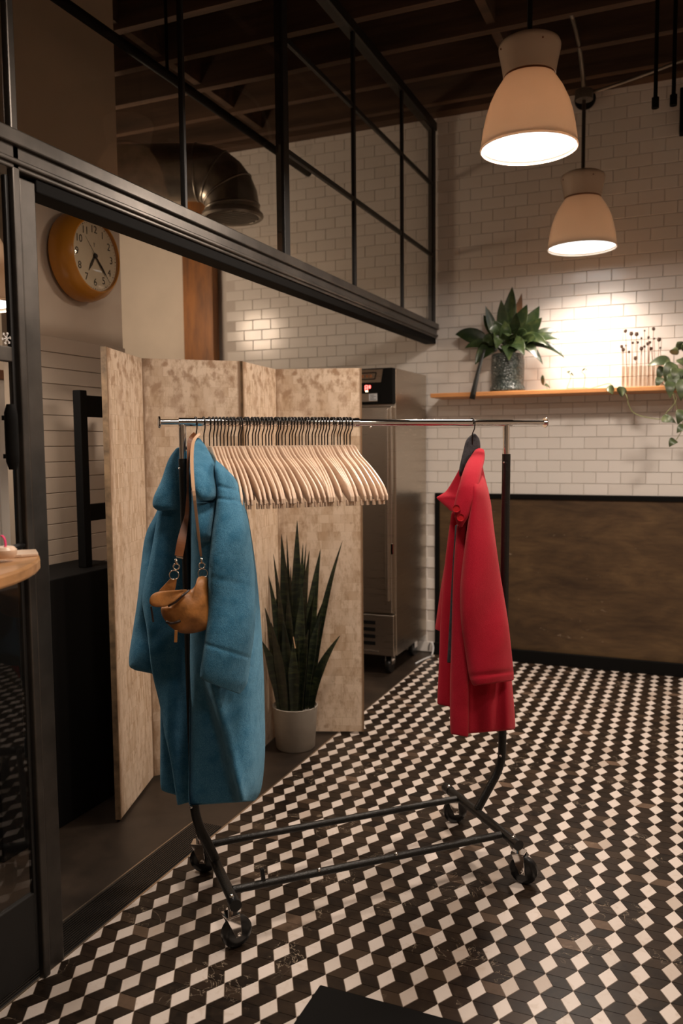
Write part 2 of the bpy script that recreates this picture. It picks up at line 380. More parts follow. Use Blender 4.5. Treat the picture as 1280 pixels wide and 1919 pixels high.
for c in range(20, -18, -1):
    for j in range(-26, 40):
        cx = OX-1.5*S*c; cy = OY+math.sqrt(3)*S*(j+(c % 2)/2)
        if cy < .9 or cy > WY-.01: continue
        for k in ('h' if c == 20 else 'w', 'a', 'b'):
            ctr = sum(shapes[k][0], V((0, 0, 0)))/len(shapes[k][0])+V((cx, cy, 0))
            if ctr.y > WY+.01: continue
            x, y, z = in_view(ctr); vis = 0 < x < 1280 and 1000 < y < 1930 and not (560 < x < 850 and y > 1850+(x-600)*.25)
            cand.append((z if vis else 1e3+z, k, cx, cy))
cand.sort(key=lambda q: q[0])
for z, k, cx, cy in cand[:296]:
    o = bpy.data.objects.new('tile', tmesh[k]); COL.objects.link(o); o.parent = fl; o.location = (cx, cy, random.uniform(-.0002, .0002))
for key, nm in (('wh', 'white_tiles'), ('ab', 'dark_tiles')):
    mb = MB()
    for z, k, cx, cy in cand[296:]:
        if k in key:
            q = inset(shapes[k][0]); mb.prism([p+V((cx, cy, -.008)) for p in q], (0, 0, .008+random.uniform(-.0002, .0002)))
    mb.build(nm, shapes[key[0]][1], fl, kind='stuff')
# ribbed door track let into the concrete
tr = MB(); y0, y1 = .9, 2.72
tr.box((BX-.135, y0, -.004), (BX-.008, y1, .001))
o = tr.build('door_track', 'blacksteel'); struct(o, 'ribbed black metal door track beside the patterned tiles', 'door track'); o.name = 'trim_1'
tr = MB()
for i in range(13): tr.box((BX-.128+i*.0092, y0, .001), (BX-.1235+i*.0092, y1, .0042))
tr.build('rib', 'ribbed', o)
MB().box((BX-.140, y0, .0), (BX-.135, y1, .004)).build('edge_bar', 'brightedge', o)

# ---- back wall: subway tiles, dark wainscot
wb = struct(MB().box((-5.2, WY+.012, 0), (2.6, WY+.2, 4.1)).build('wall_back', 'grout'), 'back wall of white subway tiles above brown metal wainscot', 'wall')
TW, TH, GA = .1535, .0765, .0022
bm_ = bpy.data.meshes.new('tile')
mb = MB(); e = .0025
mb.add([(x, y, z) for x, z in ((GA/2, GA/2), (TW-GA/2, GA/2), (TW-GA/2, TH-GA/2), (GA/2, TH-GA/2)) for y in (0,)] +
       [(x, -.006, z) for x, z in ((GA/2, GA/2), (TW-GA/2, GA/2), (TW-GA/2, TH-GA/2), (GA/2, TH-GA/2))] +
       [(x, -.0085, z) for x, z in ((GA/2+e, GA/2+e), (TW-GA/2-e, GA/2+e), (TW-GA/2-e, TH-GA/2-e), (GA/2+e, TH-GA/2-e))],
       [[0, 1, 5, 4], [1, 2, 6, 5], [2, 3, 7, 6], [3, 0, 4, 7], [4, 5, 9, 8], [5, 6, 10, 9], [6, 7, 11, 10], [7, 4, 8, 11], [8, 9, 10, 11]])
bm_.from_pydata([tuple(p) for p in mb.v], [], mb.f); bm_.materials.append(MT['tile'])
ZW = 1.150
cw = []
for r in range(-16, 35):
    z = ZW+r*TH
    if z < 0: continue
    for i in range(-13, 31):
        x = -1.42+(i-.5*(r % 2))*TW
        if x < -3.40 or x > 1.6: continue
        if z < ZW-.01 and x > -1.66-TW*.6: continue
        px_, py_, d = in_view((x+TW/2, WY, z+TH/2)); vis = 790 < px_ < 1290 and 330 < py_ < 930
        cw.append((abs(px_-1060)+abs(py_-690)*.8 if vis else 1e4+d, x, z))
cw.sort()
for d, x, z in cw[:296]:
    o = bpy.data.objects.new('tile', bm_); COL.objects.link(o); o.parent = wb; o.location = (x, WY+.012+random.uniform(-.0006, .0006), z)
mb2 = MB()
for d, x, z in cw[296:]:
    dy = random.uniform(-.0006, .0006); mb2.add([p+V((x, WY+.012+dy, z)) for p in mb.v], mb.f)
mb2.build('far_tiles', 'tile', wb, kind='stuff')
MB().box((-5.2, WY-.004, 0), (-3.60, WY+.02, 4.1)).build('plaster_panel', 'plaster', wb)
MB().box((-1.635, WY-.004, .06), (2.6, WY+.02, 1.125)).build('wainscot_panel', 'wainscot', wb)
MB().box((-1.665, WY-.016, 1.118), (2.6, WY+.012, 1.15)).build('wainscot_rail', 'black', wb, bev=.002)
MB().box((-1.665, WY-.016, 0), (-1.632, WY+.012, 1.118)).build('wainscot_stile', 'black', wb, bev=.002)
struct(MB().box((-1.665, WY-.045, 0), (2.6, WY-.016, .085)).build('baseboard_back', 'black', bev=.003), 'black baseboard under the brown wainscot', 'baseboard')
# other walls, ceiling
struct(MB().box((2.6, -2., 0), (2.7, 5.66, 4.1)).build('wall_right', 'beige'), 'plain beige wall to the right', 'wall')
struct(MB().box((-5.2, -2.1, 0), (2.6, -2., 4.1)).build('wall_front', 'beige'), 'plain beige wall behind the camera', 'wall')
wl = struct(MB().box((-5.3, -2., 0), (-5.2, 5.66, 4.1)).build('wall_left', 'whitewall'), 'white wall of the back room seen through the glass door', 'wall')
MB().box((-5.2, -2., 2.02), (-5.16, 5.64, 2.12)).build('rail', 'tan_dark', wl)
ce = struct(MB().box((-5.2, -2., CZ+.26), (2.6, 5.66, 4.12)).build('ceiling', 'deck'), 'dark timber ceiling with open joists', 'ceiling')
jm = None
for i in range(18):
    y = 5.45-i*.405
    if jm is None:
        jo = MB().box((-5.2, -.026, CZ), (2.6, .026, CZ+.26)).build('joist', 'joist', ce, world=False); jo.location.y = y; jm = jo
    else: copy_of(jm, ce, (0, y, 0))
for i in range(1, 9):
    y = 5.45-i*.405; X = -1.02 if i % 2 else -1.08
    for X in (-1.05, .75, -2.9): MB().box((X-.024, y+.026, CZ+.03), (X+.024, y+.379, CZ+.26)).build('blocking', 'joist', ce)
MB().box((-5.2, WY-.1, CZ-.01), (2.6, WY+.012, CZ+.27)).build('ledger', 'joist', ce)
# timber post against the back wall
struct(MB().box((-3.67, WY-.09, 0), (-3.40, WY-.005, CZ)).build('trim_2', 'post', bev=.006), 'orange stained timber post against the back wall', 'post')

# pier with horizontal boards that carries the clock
XQ = -2.6
pw = struct(MB().box((-2.70, 2.72, 0), (XQ, 3.40, CZ)).build('wall_pier', 'beige'), 'beige pier behind the glass that carries the clock', 'wall')
for i in range(16):
    z = 1.98-i*.0685
    MB().box((XQ, 2.715, z-.066), (XQ+.012, 3.402, z)).build('plank', 'beige', pw, bev=.002)

# ---- steel and glass partition
pt = bpy.data.objects.new('window_1', None); COL.objects.link(pt); pt.location = (XP-.05, 3.7, 0); ORG['window_1'] = V(pt.location)
struct(pt, 'black steel and glass partition running to the tiled wall', 'partition')
def pbox(nm, a, b, m='blacksteel', bev=.002): return MB().box(a, b).build(nm, m, pt, bev=bev)
pbox('post', (XP-.022, 1.722, 0), (XP, 1.747, CZ), 'steel', .004)
pbox('jamb', (XP-.05, 1.757, 0), (XP-.012, 1.815, 2.215), 'steel', .004)
pbox('beam', (XP-.10, .2, 2.226), (XP, WY-.01, 2.288), 'steel', .004)
pbox('beam_flange', (XP-.11, .2, 2.285), (XP+.014, WY-.01, 2.325), 'steel', .004)
pbox('beam_bead', (XP-.02, .2, 2.238), (XP+.010, WY-.01, 2.252), 'steel', .004)
pbox('head_channel', (XP-.085, 1.815, 2.190), (XP-.008, WY-.01, 2.226), 'black', .004)
pbox('top_rail', (XP-.06, .2, 3.62), (XP, WY-.01, 3.675))
ys = [.95, 2.545, 3.34, 4.145, 4.93, 5.60]
for y, w in zip(ys, (.016, .016, .052, .026, .026, .05)): pbox('mullion', (XP-(.045 if w > .03 else .024), y-w/2, 2.325), (XP-.005, y+w/2, 3.62))
for z in (2.78, 3.25): pbox('glazing_bar', (XP-.026, 3.366, z-.012), (XP-.008, 5.575, z+.012))
zs = [2.325, 2.78, 3.25, 3.62]
yb = [.2, 1.70, 2.545, 3.34, 4.145, 4.93, 5.58]
for i in range(6):
    for k in range(3):
        if i < 3:
            if k == 0: pbox('pane', (XP-.0175, yb[i], 2.325), (XP-.0125, yb[i+1], 3.62), 'pane_glass', 0)
        else: pbox('pane', (XP-.0175, yb[i], zs[k]), (XP-.0125, yb[i+1], zs[k+1]), 'pane_glass', 0)
# glazed door left of the post
dr = bpy.data.objects.new('door_1', None); COL.objects.link(dr); dr.location = (XP-.05, 1.2, 0); ORG['door_1'] = V(dr.location)
struct(dr, 'glazed steel door with black pull handle at the left edge', 'door')
MB().box((XP-.03, 1.708, .03), (XP-.014, 1.719, 2.21)).build('stile', 'blacksteel', dr, bev=.003)
MB().box((XP-.03, .78, 1.725), (XP-.012, 1.708, 1.765)).build('rail', 'steel', dr, bev=.003)
MB().box((XP-.03, .78, .03), (XP-.012, 1.708, .26)).build('kick_plate', 'blacksteel', dr, bev=.003)
MB().box((XP-.024, .78, 1.765), (XP-.018, 1.708, 2.21)).build('pane', 'pane_glass', dr)
MB().box((XP-.024, .78, .26), (XP-.018, 1.708, 1.725)).build('pane', 'pane_glass', dr)
hc = at_x(22, 819, XP+.012); h = MB(); h.tube([V((hc.x, hc.y, hc.z-.085+.17*i/8)) for i in range(9)], [.010, .0165, .017, .017, .017, .017, .017, .0165, .010], 14)
for dz in (-.05, .05): h.bar((XP-.014, hc.y, hc.z+dz), (hc.x, hc.y, hc.z+dz), .012, .012)
h.build('pull_handle', 'black', dr, smooth='auto')
sf = MB(); c0 = at_x(12, 634, XP-.0165)
for k in range(6):
    a = k*PI/3+.2; d = V((0, math.cos(a), math.sin(a)))
    sf.bar(c0, c0+d*.017, .002, .001, (1, 0, 0))
    for s_ in (-1, 1): a2 = a+s_*.6; sf.bar(c0+d*.010, c0+d*.010+V((0, math.cos(a2), math.sin(a2)))*.006, .0018, .001, (1, 0, 0))
sf.build('snowflake_sticker', 'whitewall', dr)

# ================================================================== PENDANT LAMPS
PROF = [(.200, .0), (.2015, .006), (.198, .012), (.194, .045), (.187, .09), (.176, .14), (.160, .19), (.139, .235), (.116, .270), (.105, .288)]
def lamp(name, loc, label, rod, lit=True, power=LAMP_W, rodmat='blacksteel', spread=180):
    t = thing(name, label, 'lamp', loc, 'cream enamel pendant lamps'); x, y, z = loc
    outer = PROF; inner = [(r-.004, zz) for r, zz in PROF][::-1]
    MB().lathe(outer+inner, loc, n=48, close=True).build('shade', 'enamel', t, smooth='auto')
    nk = MB().lathe([(.101, .286), (.101, .296), (.107, .297), (.112, .33), (.121, .375), (.1255, .395), (.1255, .405), (.06, .41)], loc, n=48).build('neck', 'enamel', t, smooth='auto')
    MB().lathe([(.1262, .405), (.1262, .412), (.121, .424), (.10, .436), (.06, .443), (.001, .444)], loc, n=48).build('cap', 'enamel', nk, smooth='auto')
    MB().lathe([(.1025, .284), (.1045, .287), (.1045, .293), (.1025, .297)], loc, n=48).build('groove', 'tan_dark', nk, smooth=True)
    for k in range(4):
        a = k*PI/2+.6; MB().ball((x+.1255*math.cos(a), y+.1255*math.sin(a), z+.392), .004, 6).build('screw', 'tan_dark', nk, smooth=True)
    MB().lathe([(.001, .014), (.190, .014), (.190, .020), (.001, .020)], loc, n=48).build('lens', 'lamp_lens', t)
    if rod: MB().tube(rod, .011, 10).build('rod', rodmat, t, smooth='auto')
    if lit:
        l = bpy.data.lights.new(name+'_light', 'AREA'); l.shape = 'DISK'; l.size = .36; l.energy = power; l.color = LAMP_COL; l.spread = math.radians(spread)
        lo = bpy.data.objects.new(name+'_light', l); COL.objects.link(lo); lo.parent = t; lo.location = (0, 0, .010)
        l = bpy.data.lights.new(name+'_bulb', 'POINT'); l.energy = power*.055; l.color = LAMP_COL; l.shadow_soft_size = .05     # the bulb above the lens, inside the shade
        lo = bpy.data.objects.new(name+'_bulb', l); COL.objects.link(lo); lo.parent = t; lo.location = (0, 0, .12)
    return t
L1 = V((-.655, 3.589, 2.715)); L2 = V((-.630, 5.20, 2.645))
lamp('pendant_lamp', L1, 'large cream enamel pendant lamp nearest the camera', [L1+V((0, 0, .44)), L1+V((0, 0, CZ+.262-L1.z))], power=LAMP_W*1.5)
lamp('pendant_lamp', L2, 'smaller-looking cream enamel pendant lamp in front of the tiled wall', [L2+V((0, 0, .44)), L2+V((0, 0, .86))], rodmat='steel', power=LAMP_W*.75, spread=124)
for i, p in enumerate([V((-.655, 1.75, 2.78)), V((.95, 1.75, 2.75)), V((.95, 3.59, 2.75)), V((.5, .1, 2.75))]):  # all out of view; right-hand and overhead pendants are added for extra light
    lamp('pendant_lamp', p, ['cream enamel pendant lamp over the near end of the rack', 'unseen cream pendant added at near right for extra light', 'unseen cream pendant added at far right to light the tiled wall', 'unseen cream pendant added above the camera for extra light'][i], [p+V((0, 0, .44)), p+V((0, 0, CZ+.262-p.z))], power=LAMP_W*(.85, .55, 1.5, .4)[i])
p = CAM+ray(-74, 571)*2.9; lamp('pendant_lamp', p, 'pendant lamp seen through the glass door at the left edge', [p+V((0, 0, .44)), p+V((0, 0, CZ+.262-p.z))], power=LAMP_W*.38)
t = thing('tall_cabinet', 'tall white cabinet with brown top seen through the glass door', 'cabinet', (-3.62, 3.35, 0))
MB().box((-3.85, 3.0, 0), (-3.40, 3.70, 1.86)).build('body', 'whitewall', t, bev=.004); MB().box((-3.87, 2.98, 1.86), (-3.38, 3.72, 1.91)).build('top', 'tan_dark', t, bev=.004)
MB().box((-3.40, 3.02, .1), (-3.385, 3.345, 1.84)).build('door', 'whitewall', t, bev=.003); MB().box((-3.40, 3.355, .1), (-3.385, 3.68, 1.84)).build('door', 'whitewall', t, bev=.003)
p = V((-3.75, 4.35, 2.55)); t = thing('hidden_fill_globe', 'unseen globe added behind the clock pier to brighten the back room', 'lamp', p)  # added globe, hidden by the pier, brightens the wall behind the glass
MB().ball(p, .11, 18).build('globe', 'lamp_lens', t, smooth=True); MB().tube([p+V((0, 0, .10)), p+V((0, 0, CZ+.262-p.z))], .01, 8).build('rod', 'black', t)
l = bpy.data.lights.new('globe_light', 'POINT'); l.energy = 115; l.color = (1, .74, .52); l.shadow_soft_size = .13
lo = bpy.data.objects.new('globe_light', l); COL.objects.link(lo); lo.parent = t

# conduit with junction box above the far lamp
cj = L2+V((0, 0, .88)); t = thing('electrical_conduit', 'grey metal conduit and round junction box above the far pendant lamp', 'conduit', cj)
MB().lathe([(.001, -.03), (.05, -.028), (.052, 0), (.05, .026), (.001, .03)], cj, n=20).build('junction_box', 'foil', t, smooth='auto')
up = at_y(1060, -30, cj.y-.5)
MB().tube(bez(cj+V((0, 0, .02)), cj+V((-.02, -.05, .3)), V((at_y(1070, 66, 4.64).x, 4.64, CZ+.004)), 12), .012, 8).build('conduit_pipe', 'foil', t, smooth=True)
q = at_y(1276, 104, cj.y); MB().tube(bez(cj+V((.05, 0, .01)), (cj+q)/2+V((0, 0, -.03)), q+V((.3, 0, .04)), 12), .010, 8).build('conduit_pipe', 'foil', t, smooth=True)
q = at_y(1096, 184, WY-.03); MB().lathe([(.001, .045), (.05, .04), (.062, .03), (.066, 0), (.001, 0)], q+V((0, .02, 0)), (0, -1, 0), 24).build('wall_plate', 'black', None, smooth='auto')
tag(bpy.data.objects['wall_plate'], 'round black wall plate high on the tiled wall behind the far lamp rod', 'wall plate')
for i, (xx, yy) in enumerate(((1228, 203), (1262, 198))):
    q = at_y(xx, yy, 4.44); o = MB(); o.tube([q, V((q.x, q.y, CZ+.262))], .0095, 10); o.tube([q, q+V((0, 0, .05))], .017, 10)
    tag(o.build('ceiling_pipe', 'black', smooth='auto'), ['thin black pipe hanging from the ceiling, left of the pair', 'thin black pipe hanging from the ceiling, right of the pair'][i], 'pipe', 'black pipes at top right')
q = at_y(1277, 205, WY-.1); tag(MB().box((q.x-.01, q.y, q.z-.13), (q.x+.2, q.y+.09, q.z+.13)).build('wall_speaker', 'black', bev=.006), 'black box mounted on the tiled wall at the top right edge', 'box')

# ================================================================== SHELF AND PLANTS
SZ = 1.832
tag(MB().box((-1.615, 5.36, SZ-.028), (.55, WY-.004+.008, SZ)).build('wall_shelf', 'orange_shelf', bev=.004), 'long orange pine shelf on the white tiled wall', 'shelf')

def leaf_mesh(base, mid, tip, width, n=9, fold=.25, prof=None, face=None, twist=0):
    pts = bez(base, mid, tip, n); mb = MB(); rows = []
    face = V(face) if face else V((.25, -1, .55))
    for i, p in enumerate(pts):
        t = i/n; d = (pts[min(i+1, n)]-pts[max(i-1, 0)]).normalized()
        side = d.cross(face)
        side = side.normalized() if side.length > 1e-3 else V((1, 0, 0))
        if twist: side = Quaternion(d, twist*t) @ side
        w = width/2*(prof(t) if prof else (math.sin(PI*min(1, t*1.02+.02)**.8)**.8))
        nn = side.cross(d).normalized()
        rows.append((p-side*w+nn*w*fold, p, p+side*w+nn*w*fold))
    vs = [q for r in rows for q in r]; fs = []
    for i in range(n):
        for k in range(2): fs.append([i*3+k, i*3+k+1, (i+1)*3+k+1, (i+1)*3+k])
    return mb.add(vs, fs)

# peace lily in a green glazed pot
pc = V((-1.13, 5.505, SZ))
t = thing('potted_lily', 'leafy green lily in a dark glazed pot on the shelf', 'plant', pc)
MB().lathe([(.105, 0), (.115, .012), (.112, .03), (.104, .045), (.106, .09), (.108, .16), (.106, .215), (.104, .245), (.096, .25), (.09, .235), (.001, .23)], pc, n=40).build('pot', 'green_pot', t, smooth='auto')
MB().lathe([(.001, .232), (.094, .232), (.09, .24), (.001, .24)], pc, n=20).build('soil', 'soil', t)
tips = [((960, 537), 26, 0, 0), ((978, 549), 17, .02, 1), ((939, 561), 22, -.05, 0), ((910, 573), 18, -.04, 0), ((906, 590), 24, .02, 0), ((853, 627), 30, .0, 0), ((871, 653), 20, -.06, 0), ((890, 684), 32, -.1, 0),
        ((988, 570), 30, .0, 0), ((1011, 573), 28, .04, 0), ((1016, 595), 28, -.05, 0), ((1046, 621), 18, .03, 0), ((1049, 636), 22, -.02, 0), ((1059, 672), 20, .0, 0), ((1018, 684), 18, -.06, 0), ((1007, 673), 24, -.12, 0),
        ((954, 677), 30, -.17, 2), ((983, 667), 28, -.17, 2), ((952, 630), 30, -.14, 2), ((987, 627), 26, -.12, 2), ((925, 600), 28, -.1, 0), ((968, 585), 22, -.1, 2), ((1005, 640), 24, -.12, 2), ((930, 655), 26, -.15, 0), ((905, 640), 24, -.1, 0), ((945, 600), 24, -.12, 2), ((1028, 650), 22, -.1, 2), ((918, 618), 30, -.13, 0), ((975, 612), 28, -.13, 0)]
top = pc+V((0, 0, .24))
for i, ((x, y), w, dy, k) in enumerate(tips):
    tp = at_y(x, y, min(5.50+dy, 5.62)); b = top+V((random.uniform(-.04, .04), random.uniform(-.04, .03), 0))
    mid = (b+tp)/2+V((0, 0, .10 if tp.z < top.z+.16 else .03)); mid.x += (tp.x-b.x)*.18
    if tp.z < top.z+.05: mid = b*.45+tp*.55+V((0, 0, .17))
    leaf_mesh(b, mid, tp, w*.0037, 10, .25, prof=lambda u: (.10 if u < .3 else math.sin(PI*min(1, (u-.3)/.7+.02)**.75)**.85+.08*(1-u)), face=(.2+random.uniform(-.3, .3), -1, .5+random.uniform(-.2, .4))).build('leaf', ['lily_leaf', 'dead_leaf', 'lily_leaf'][k], t, smooth=True, sub=1, solid=.0012)
leaf_mesh(at_y(908, 655, 5.40), at_y(893, 705, 5.33), at_y(885, 748, 5.345), .045, 8, .3, prof=lambda u: .35+.5*u, face=(0, -1, .1)).build('leaf', 'black_leaf', t, smooth=True, solid=.003)

# dried seed heads in a row of glass tubes
vc = at_y(1199, 727, 5.52); vc.z = SZ
t = thing('seed_head_vase', 'row of small glass tubes holding dried brown seed heads', 'vase', vc)
xs = [1168, 1176, 1184, 1192, 1200, 1208, 1216, 1224, 1232, 1240]
for i, x in enumerate(xs):
    q = at_y(x, 727, 5.52+(.02 if i % 2 else -.01)); q.z = SZ
    MB().lathe([(.001, .0), (.0105, .0), (.0115, .006), (.0115, .138), (.0098, .138), (.0098, .008), (.001, .006)], q, n=14).build('glass_tube', 'tube_glass', t, smooth='auto')
heads = [(1172, 621), (1183, 626), (1193, 627), (1173, 648), (1165, 650), (1179, 660), (1191, 672), (1186, 643), (1202, 634), (1202, 654), (1208, 620), (1208, 650), (1215, 633), (1218, 642), (1214, 645), (1220, 654), (1225, 617), (1226, 635), (1235, 637), (1237, 652), (1195, 642), (1168, 656)]
for i, (x, y) in enumerate(heads):
    hd = at_y(x, y, 5.50+random.uniform(-.02, .05)); bx = xs[min(9, max(0, int((x-1164)/8)))]; q = at_y(bx, 726, 5.52); q.z = SZ+.015
    st = MB().tube(bez(q, (q+hd)/2+V((random.uniform(-.01, .01), 0, 0)), hd, 6), .0016, 5).build('stem', 'twig', t)
    r = random.choice((.006, .008, .010, .012)); MB().lathe([(.001, -r), (r*.8, -r*.5), (r, .2*r), (r*.7, r*.9), (r*.9, r*1.15), (.001, r*1.1)], hd, (random.uniform(-.3, .3), 0, 1), 8).build('seed_head', 'pod', st, smooth=True)

# trailing pothos at the right edge, with runners along the shelf
vp = V((-.015, 5.50, SZ))
t = thing('trailing_pothos', 'trailing green vine plant spilling over the right end of the shelf', 'plant', vp)
MB().lathe([(.07, 0), (.085, .1), (.088, .13), (.08, .13), (.07, .115), (.001, .11)], vp, n=28).build('pot', 'pot_grey', t, smooth='auto')
def vine(pts, r=.0022):
    P_ = [at_y(x, y, Y) for x, y, Y in pts]; out = []
    for i in range(len(P_)-1):
        a, b = P_[i], P_[i+1]; p0 = P_[max(0, i-1)]; p3 = P_[min(len(P_)-1, i+2)]
        for k in range(5):
            s = k/5; out.append(.5*((2*a)+(b-p0)*s+(2*p0-5*a+4*b-p3)*s*s+(3*a-p0-3*b+p3)*s**3))
    out.append(P_[-1]); MB().tube(out, r, 6).build('runner', 'vine', t, smooth=True)
vine([(1262, 700, 5.48), (1240, 715, 5.40), (1268, 745, 5.33), (1248, 775, 5.33), (1240, 785, 5.33), (1215, 783, 5.33), (1188, 774, 5.33), (1178, 758, 5.335), (1172, 738, 5.34), (1150, 726, 5.40), (1140, 719, 5.45), (1110, 727, 5.47), (1094, 727, 5.48), (1062, 728, 5.48)])
vine([(1262, 700, 5.48), (1262, 740, 5.34), (1272, 775, 5.33), (1280, 800, 5.33), (1262, 832, 5.33)])
vine([(1094, 727, 5.48), (1096, 705, 5.48), (1090, 697, 5.48)], .0016); vine([(1062, 728, 5.48), (1070, 706, 5.5), (1064, 698, 5.5)], .0014); vine([(1026, 729, 5.47), (1022, 718, 5.47), (1019, 704, 5.47)], .0014)
lv = [((1150, 735), (1135, 730), 20, 5.335), ((1160, 738), (1175, 735), 22, 5.335), ((1240, 785), (1267, 793), 16, 5.32), ((1090, 697), (1101, 694), 6, 5.48), ((1062, 697), (1076, 706), 6, 5.5), ((1018, 722), (1017, 702), 8, 5.47), ((1020, 722), (1031, 728), 6, 5.45),
      ((1256, 676), (1213, 686), 22, 5.42), ((1262, 680), (1246, 720), 26, 5.40), ((1265, 665), (1262, 652), 18, 5.5), ((1275, 672), (1290, 690), 26, 5.42), ((1262, 700), (1262, 735), 24, 5.37), ((1270, 690), (1268, 722), 26, 5.38), ((1280, 710), (1276, 752), 24, 5.34), ((1255, 715), (1256, 748), 20, 5.34), ((1282, 770), (1270, 796), 22, 5.32), ((1285, 800), (1268, 812), 18, 5.32), ((1266, 825), (1254, 838), 16, 5.32), ((1275, 655), (1272, 640), 18, 5.5), ((1245, 690), (1232, 712), 20, 5.42), ((1240, 708), (1230, 728), 16, 5.4), ((1285, 660), (1300, 640), 26, 5.5), ((1290, 700), (1300, 740), 28, 5.38)]
for i, (a, b, w, Y) in enumerate(lv):
    A_, B_ = at_y(*a, Y), at_y(*b, Y-.02); mid = (A_+B_)/2+V((0, -.03, .02))
    leaf_mesh(A_, mid, B_, w*.0034, 8, .2, prof=lambda u: math.sin(PI*min(1, u+.03)**.62)**.8, face=(random.uniform(-.3, .3), -1, random.uniform(.1, .7))).build('leaf', 'pothos_leaf', t, smooth=True, sub=1, solid=.0012)

# ================================================================== STAINLESS FRIDGE
FX, FY0, FY1, FZ = -1.725, 4.93, 5.63, 1.975; FW = .68
t = thing('upright_fridge', 'tall stainless steel fridge with red display behind the screen', 'fridge', (FX-FW/2, (FY0+FY1)/2, 0))
MB().box((FX-FW, FY0+.05, .135), (FX, FY1, FZ)).build('body', 'stainless', t, bev=.004)
d = MB().box((FX-FW+.004, FY0, .42), (FX-.012, FY0+.048, 1.735)).build('door', 'stainless', t, bev=.006)
MB().box((FX-.052, FY0-.022, .50), (FX-.030, FY0+.002, 1.72)).build('handle', 'stainless', d, bev=.004)
MB().box((FX-.022, FY0-.002, .80), (FX-.004, FY0+.01, .87)).build('lock', 'chrome', d, bev=.002)
hd = MB().box((FX-FW, FY0-.012, 1.752), (FX, FY0+.05, FZ-.002)).build('control_housing', 'black', t, bev=.004)
MB().prism([(FX-FW+.02, FY0-.018, 1.885), (FX-.075, FY0-.018, 1.885), (FX-.062, FY0-.018, 1.965), (FX-FW+.02, FY0-.018, 1.965)], (0, .01, 0)).build('name_panel', 'stainless', hd)
pl = MB()
for a, b in (((FX-.34, 1.905), (FX-.115, 1.905)), ((FX-.115, 1.905), (FX-.105, 1.945)), ((FX-.105, 1.945), (FX-.34, 1.945))): pl.bar((a[0], FY0-.019, a[1]), (b[0], FY0-.019, b[1]), .006, .002, (0, 1, 0))
pl.build('nameplate_outline', 'black', hd)
for i, ch in enumerate((-.29, -.26, -.235, -.205, -.175, -.15)): MB().box((FX+ch, FY0-.020, 1.916), (FX+ch+.016, FY0-.018, 1.934)).build('nameplate_mark', 'tan_dark', hd)
MB().box((FX-FW+.02, FY0-.017, 1.765), (FX-.10, FY0-.010, 1.818)).build('lower_panel', 'stainless', hd, bev=.002)
MB().box((FX-.155, FY0-.0185, 1.772), (FX-.10, FY0-.0165, 1.815)).build('sticker', 'label', hd)
for k in range(4): MB().box((FX-.148, FY0-.0192, 1.778+k*.009), (FX-.108-.012*(k % 2), FY0-.0184, 1.781+k*.009)).build('sticker_line', 'ink', hd)
def seg8(cx, z0, w, h_, m):
    mb = MB(); y = FY0-.0135; tk = .0045
    for a, b in (((0, 0), (w, 0)), ((0, h_/2), (w, h_/2)), ((0, h_), (w, h_)), ((0, 0), (0, h_)), ((w, 0), (w, h_))): mb.bar((cx+a[0], y, z0+a[1]), (cx+b[0], y, z0+b[1]), tk, .002, (0, 1, 0))
    mb.build('display_digit', m, hd)
seg8(FX-.182, 1.837, .016, .030, 'led_red'); seg8(FX-.156, 1.850, .008, .016, 'led_red'); MB().box((FX-.180, FY0-.0145, 1.828), (FX-.164, FY0-.0125, 1.836)).build('display_dot', 'led_pale', hd)
gr = MB().box((FX-FW+.004, FY0+.005, .14), (FX-.004, FY0+.05, .405)).build('grille_panel', 'stainless', t, bev=.004)
for k in range(4): MB().box((FX-FW+.06, FY0-.001, .205+k*.045), (FX-.13, FY0+.012, .228+k*.045)).build('vent_slot', 'black', gr)
MB().box((FX-FW+.02, FY0-.0, .162), (FX-.11, FY0+.008, .168)).build('trim_line', 'chrome', gr)
for sx in (FX-FW+.08, FX-.07):
    for sy in (FY0+.12, FY1-.1):
        cs = MB(); cs.lathe([(.001, -.016), (.052, -.016), (.056, -.008), (.056, .008), (.052, .016), (.001, .016)], (sx, sy, .056), (1, 0, 0), 24); w_ = cs.build('caster', 'rubber', t, smooth='auto')
        MB().box((sx-.024, sy-.03, .06), (sx-.019, sy+.03, .137)).build('fork', 'chrome', w_); MB().box((sx+.019, sy-.03, .06), (sx+.024, sy+.03, .137)).build('fork', 'chrome', w_)
# loose cable in the corner beside the fridge
q = [V((-1.70, 5.60, .03)), V((-1.69, 5.56, .09)), V((-1.66, 5.55, .10)), V((-1.635, 5.54, .06)), V((-1.65, 5.50, .012)), V((-1.69, 5.42, .006)), V((-1.70, 5.3, .006))]
tag(MB().tube([p for i in range(0, 6, 2) for p in bez(q[i], q[i+1], q[i+2], 6)], .006, 8).build('power_cable', 'label', smooth=True), 'short grey cable curling at the wall corner beside the fridge', 'cable')

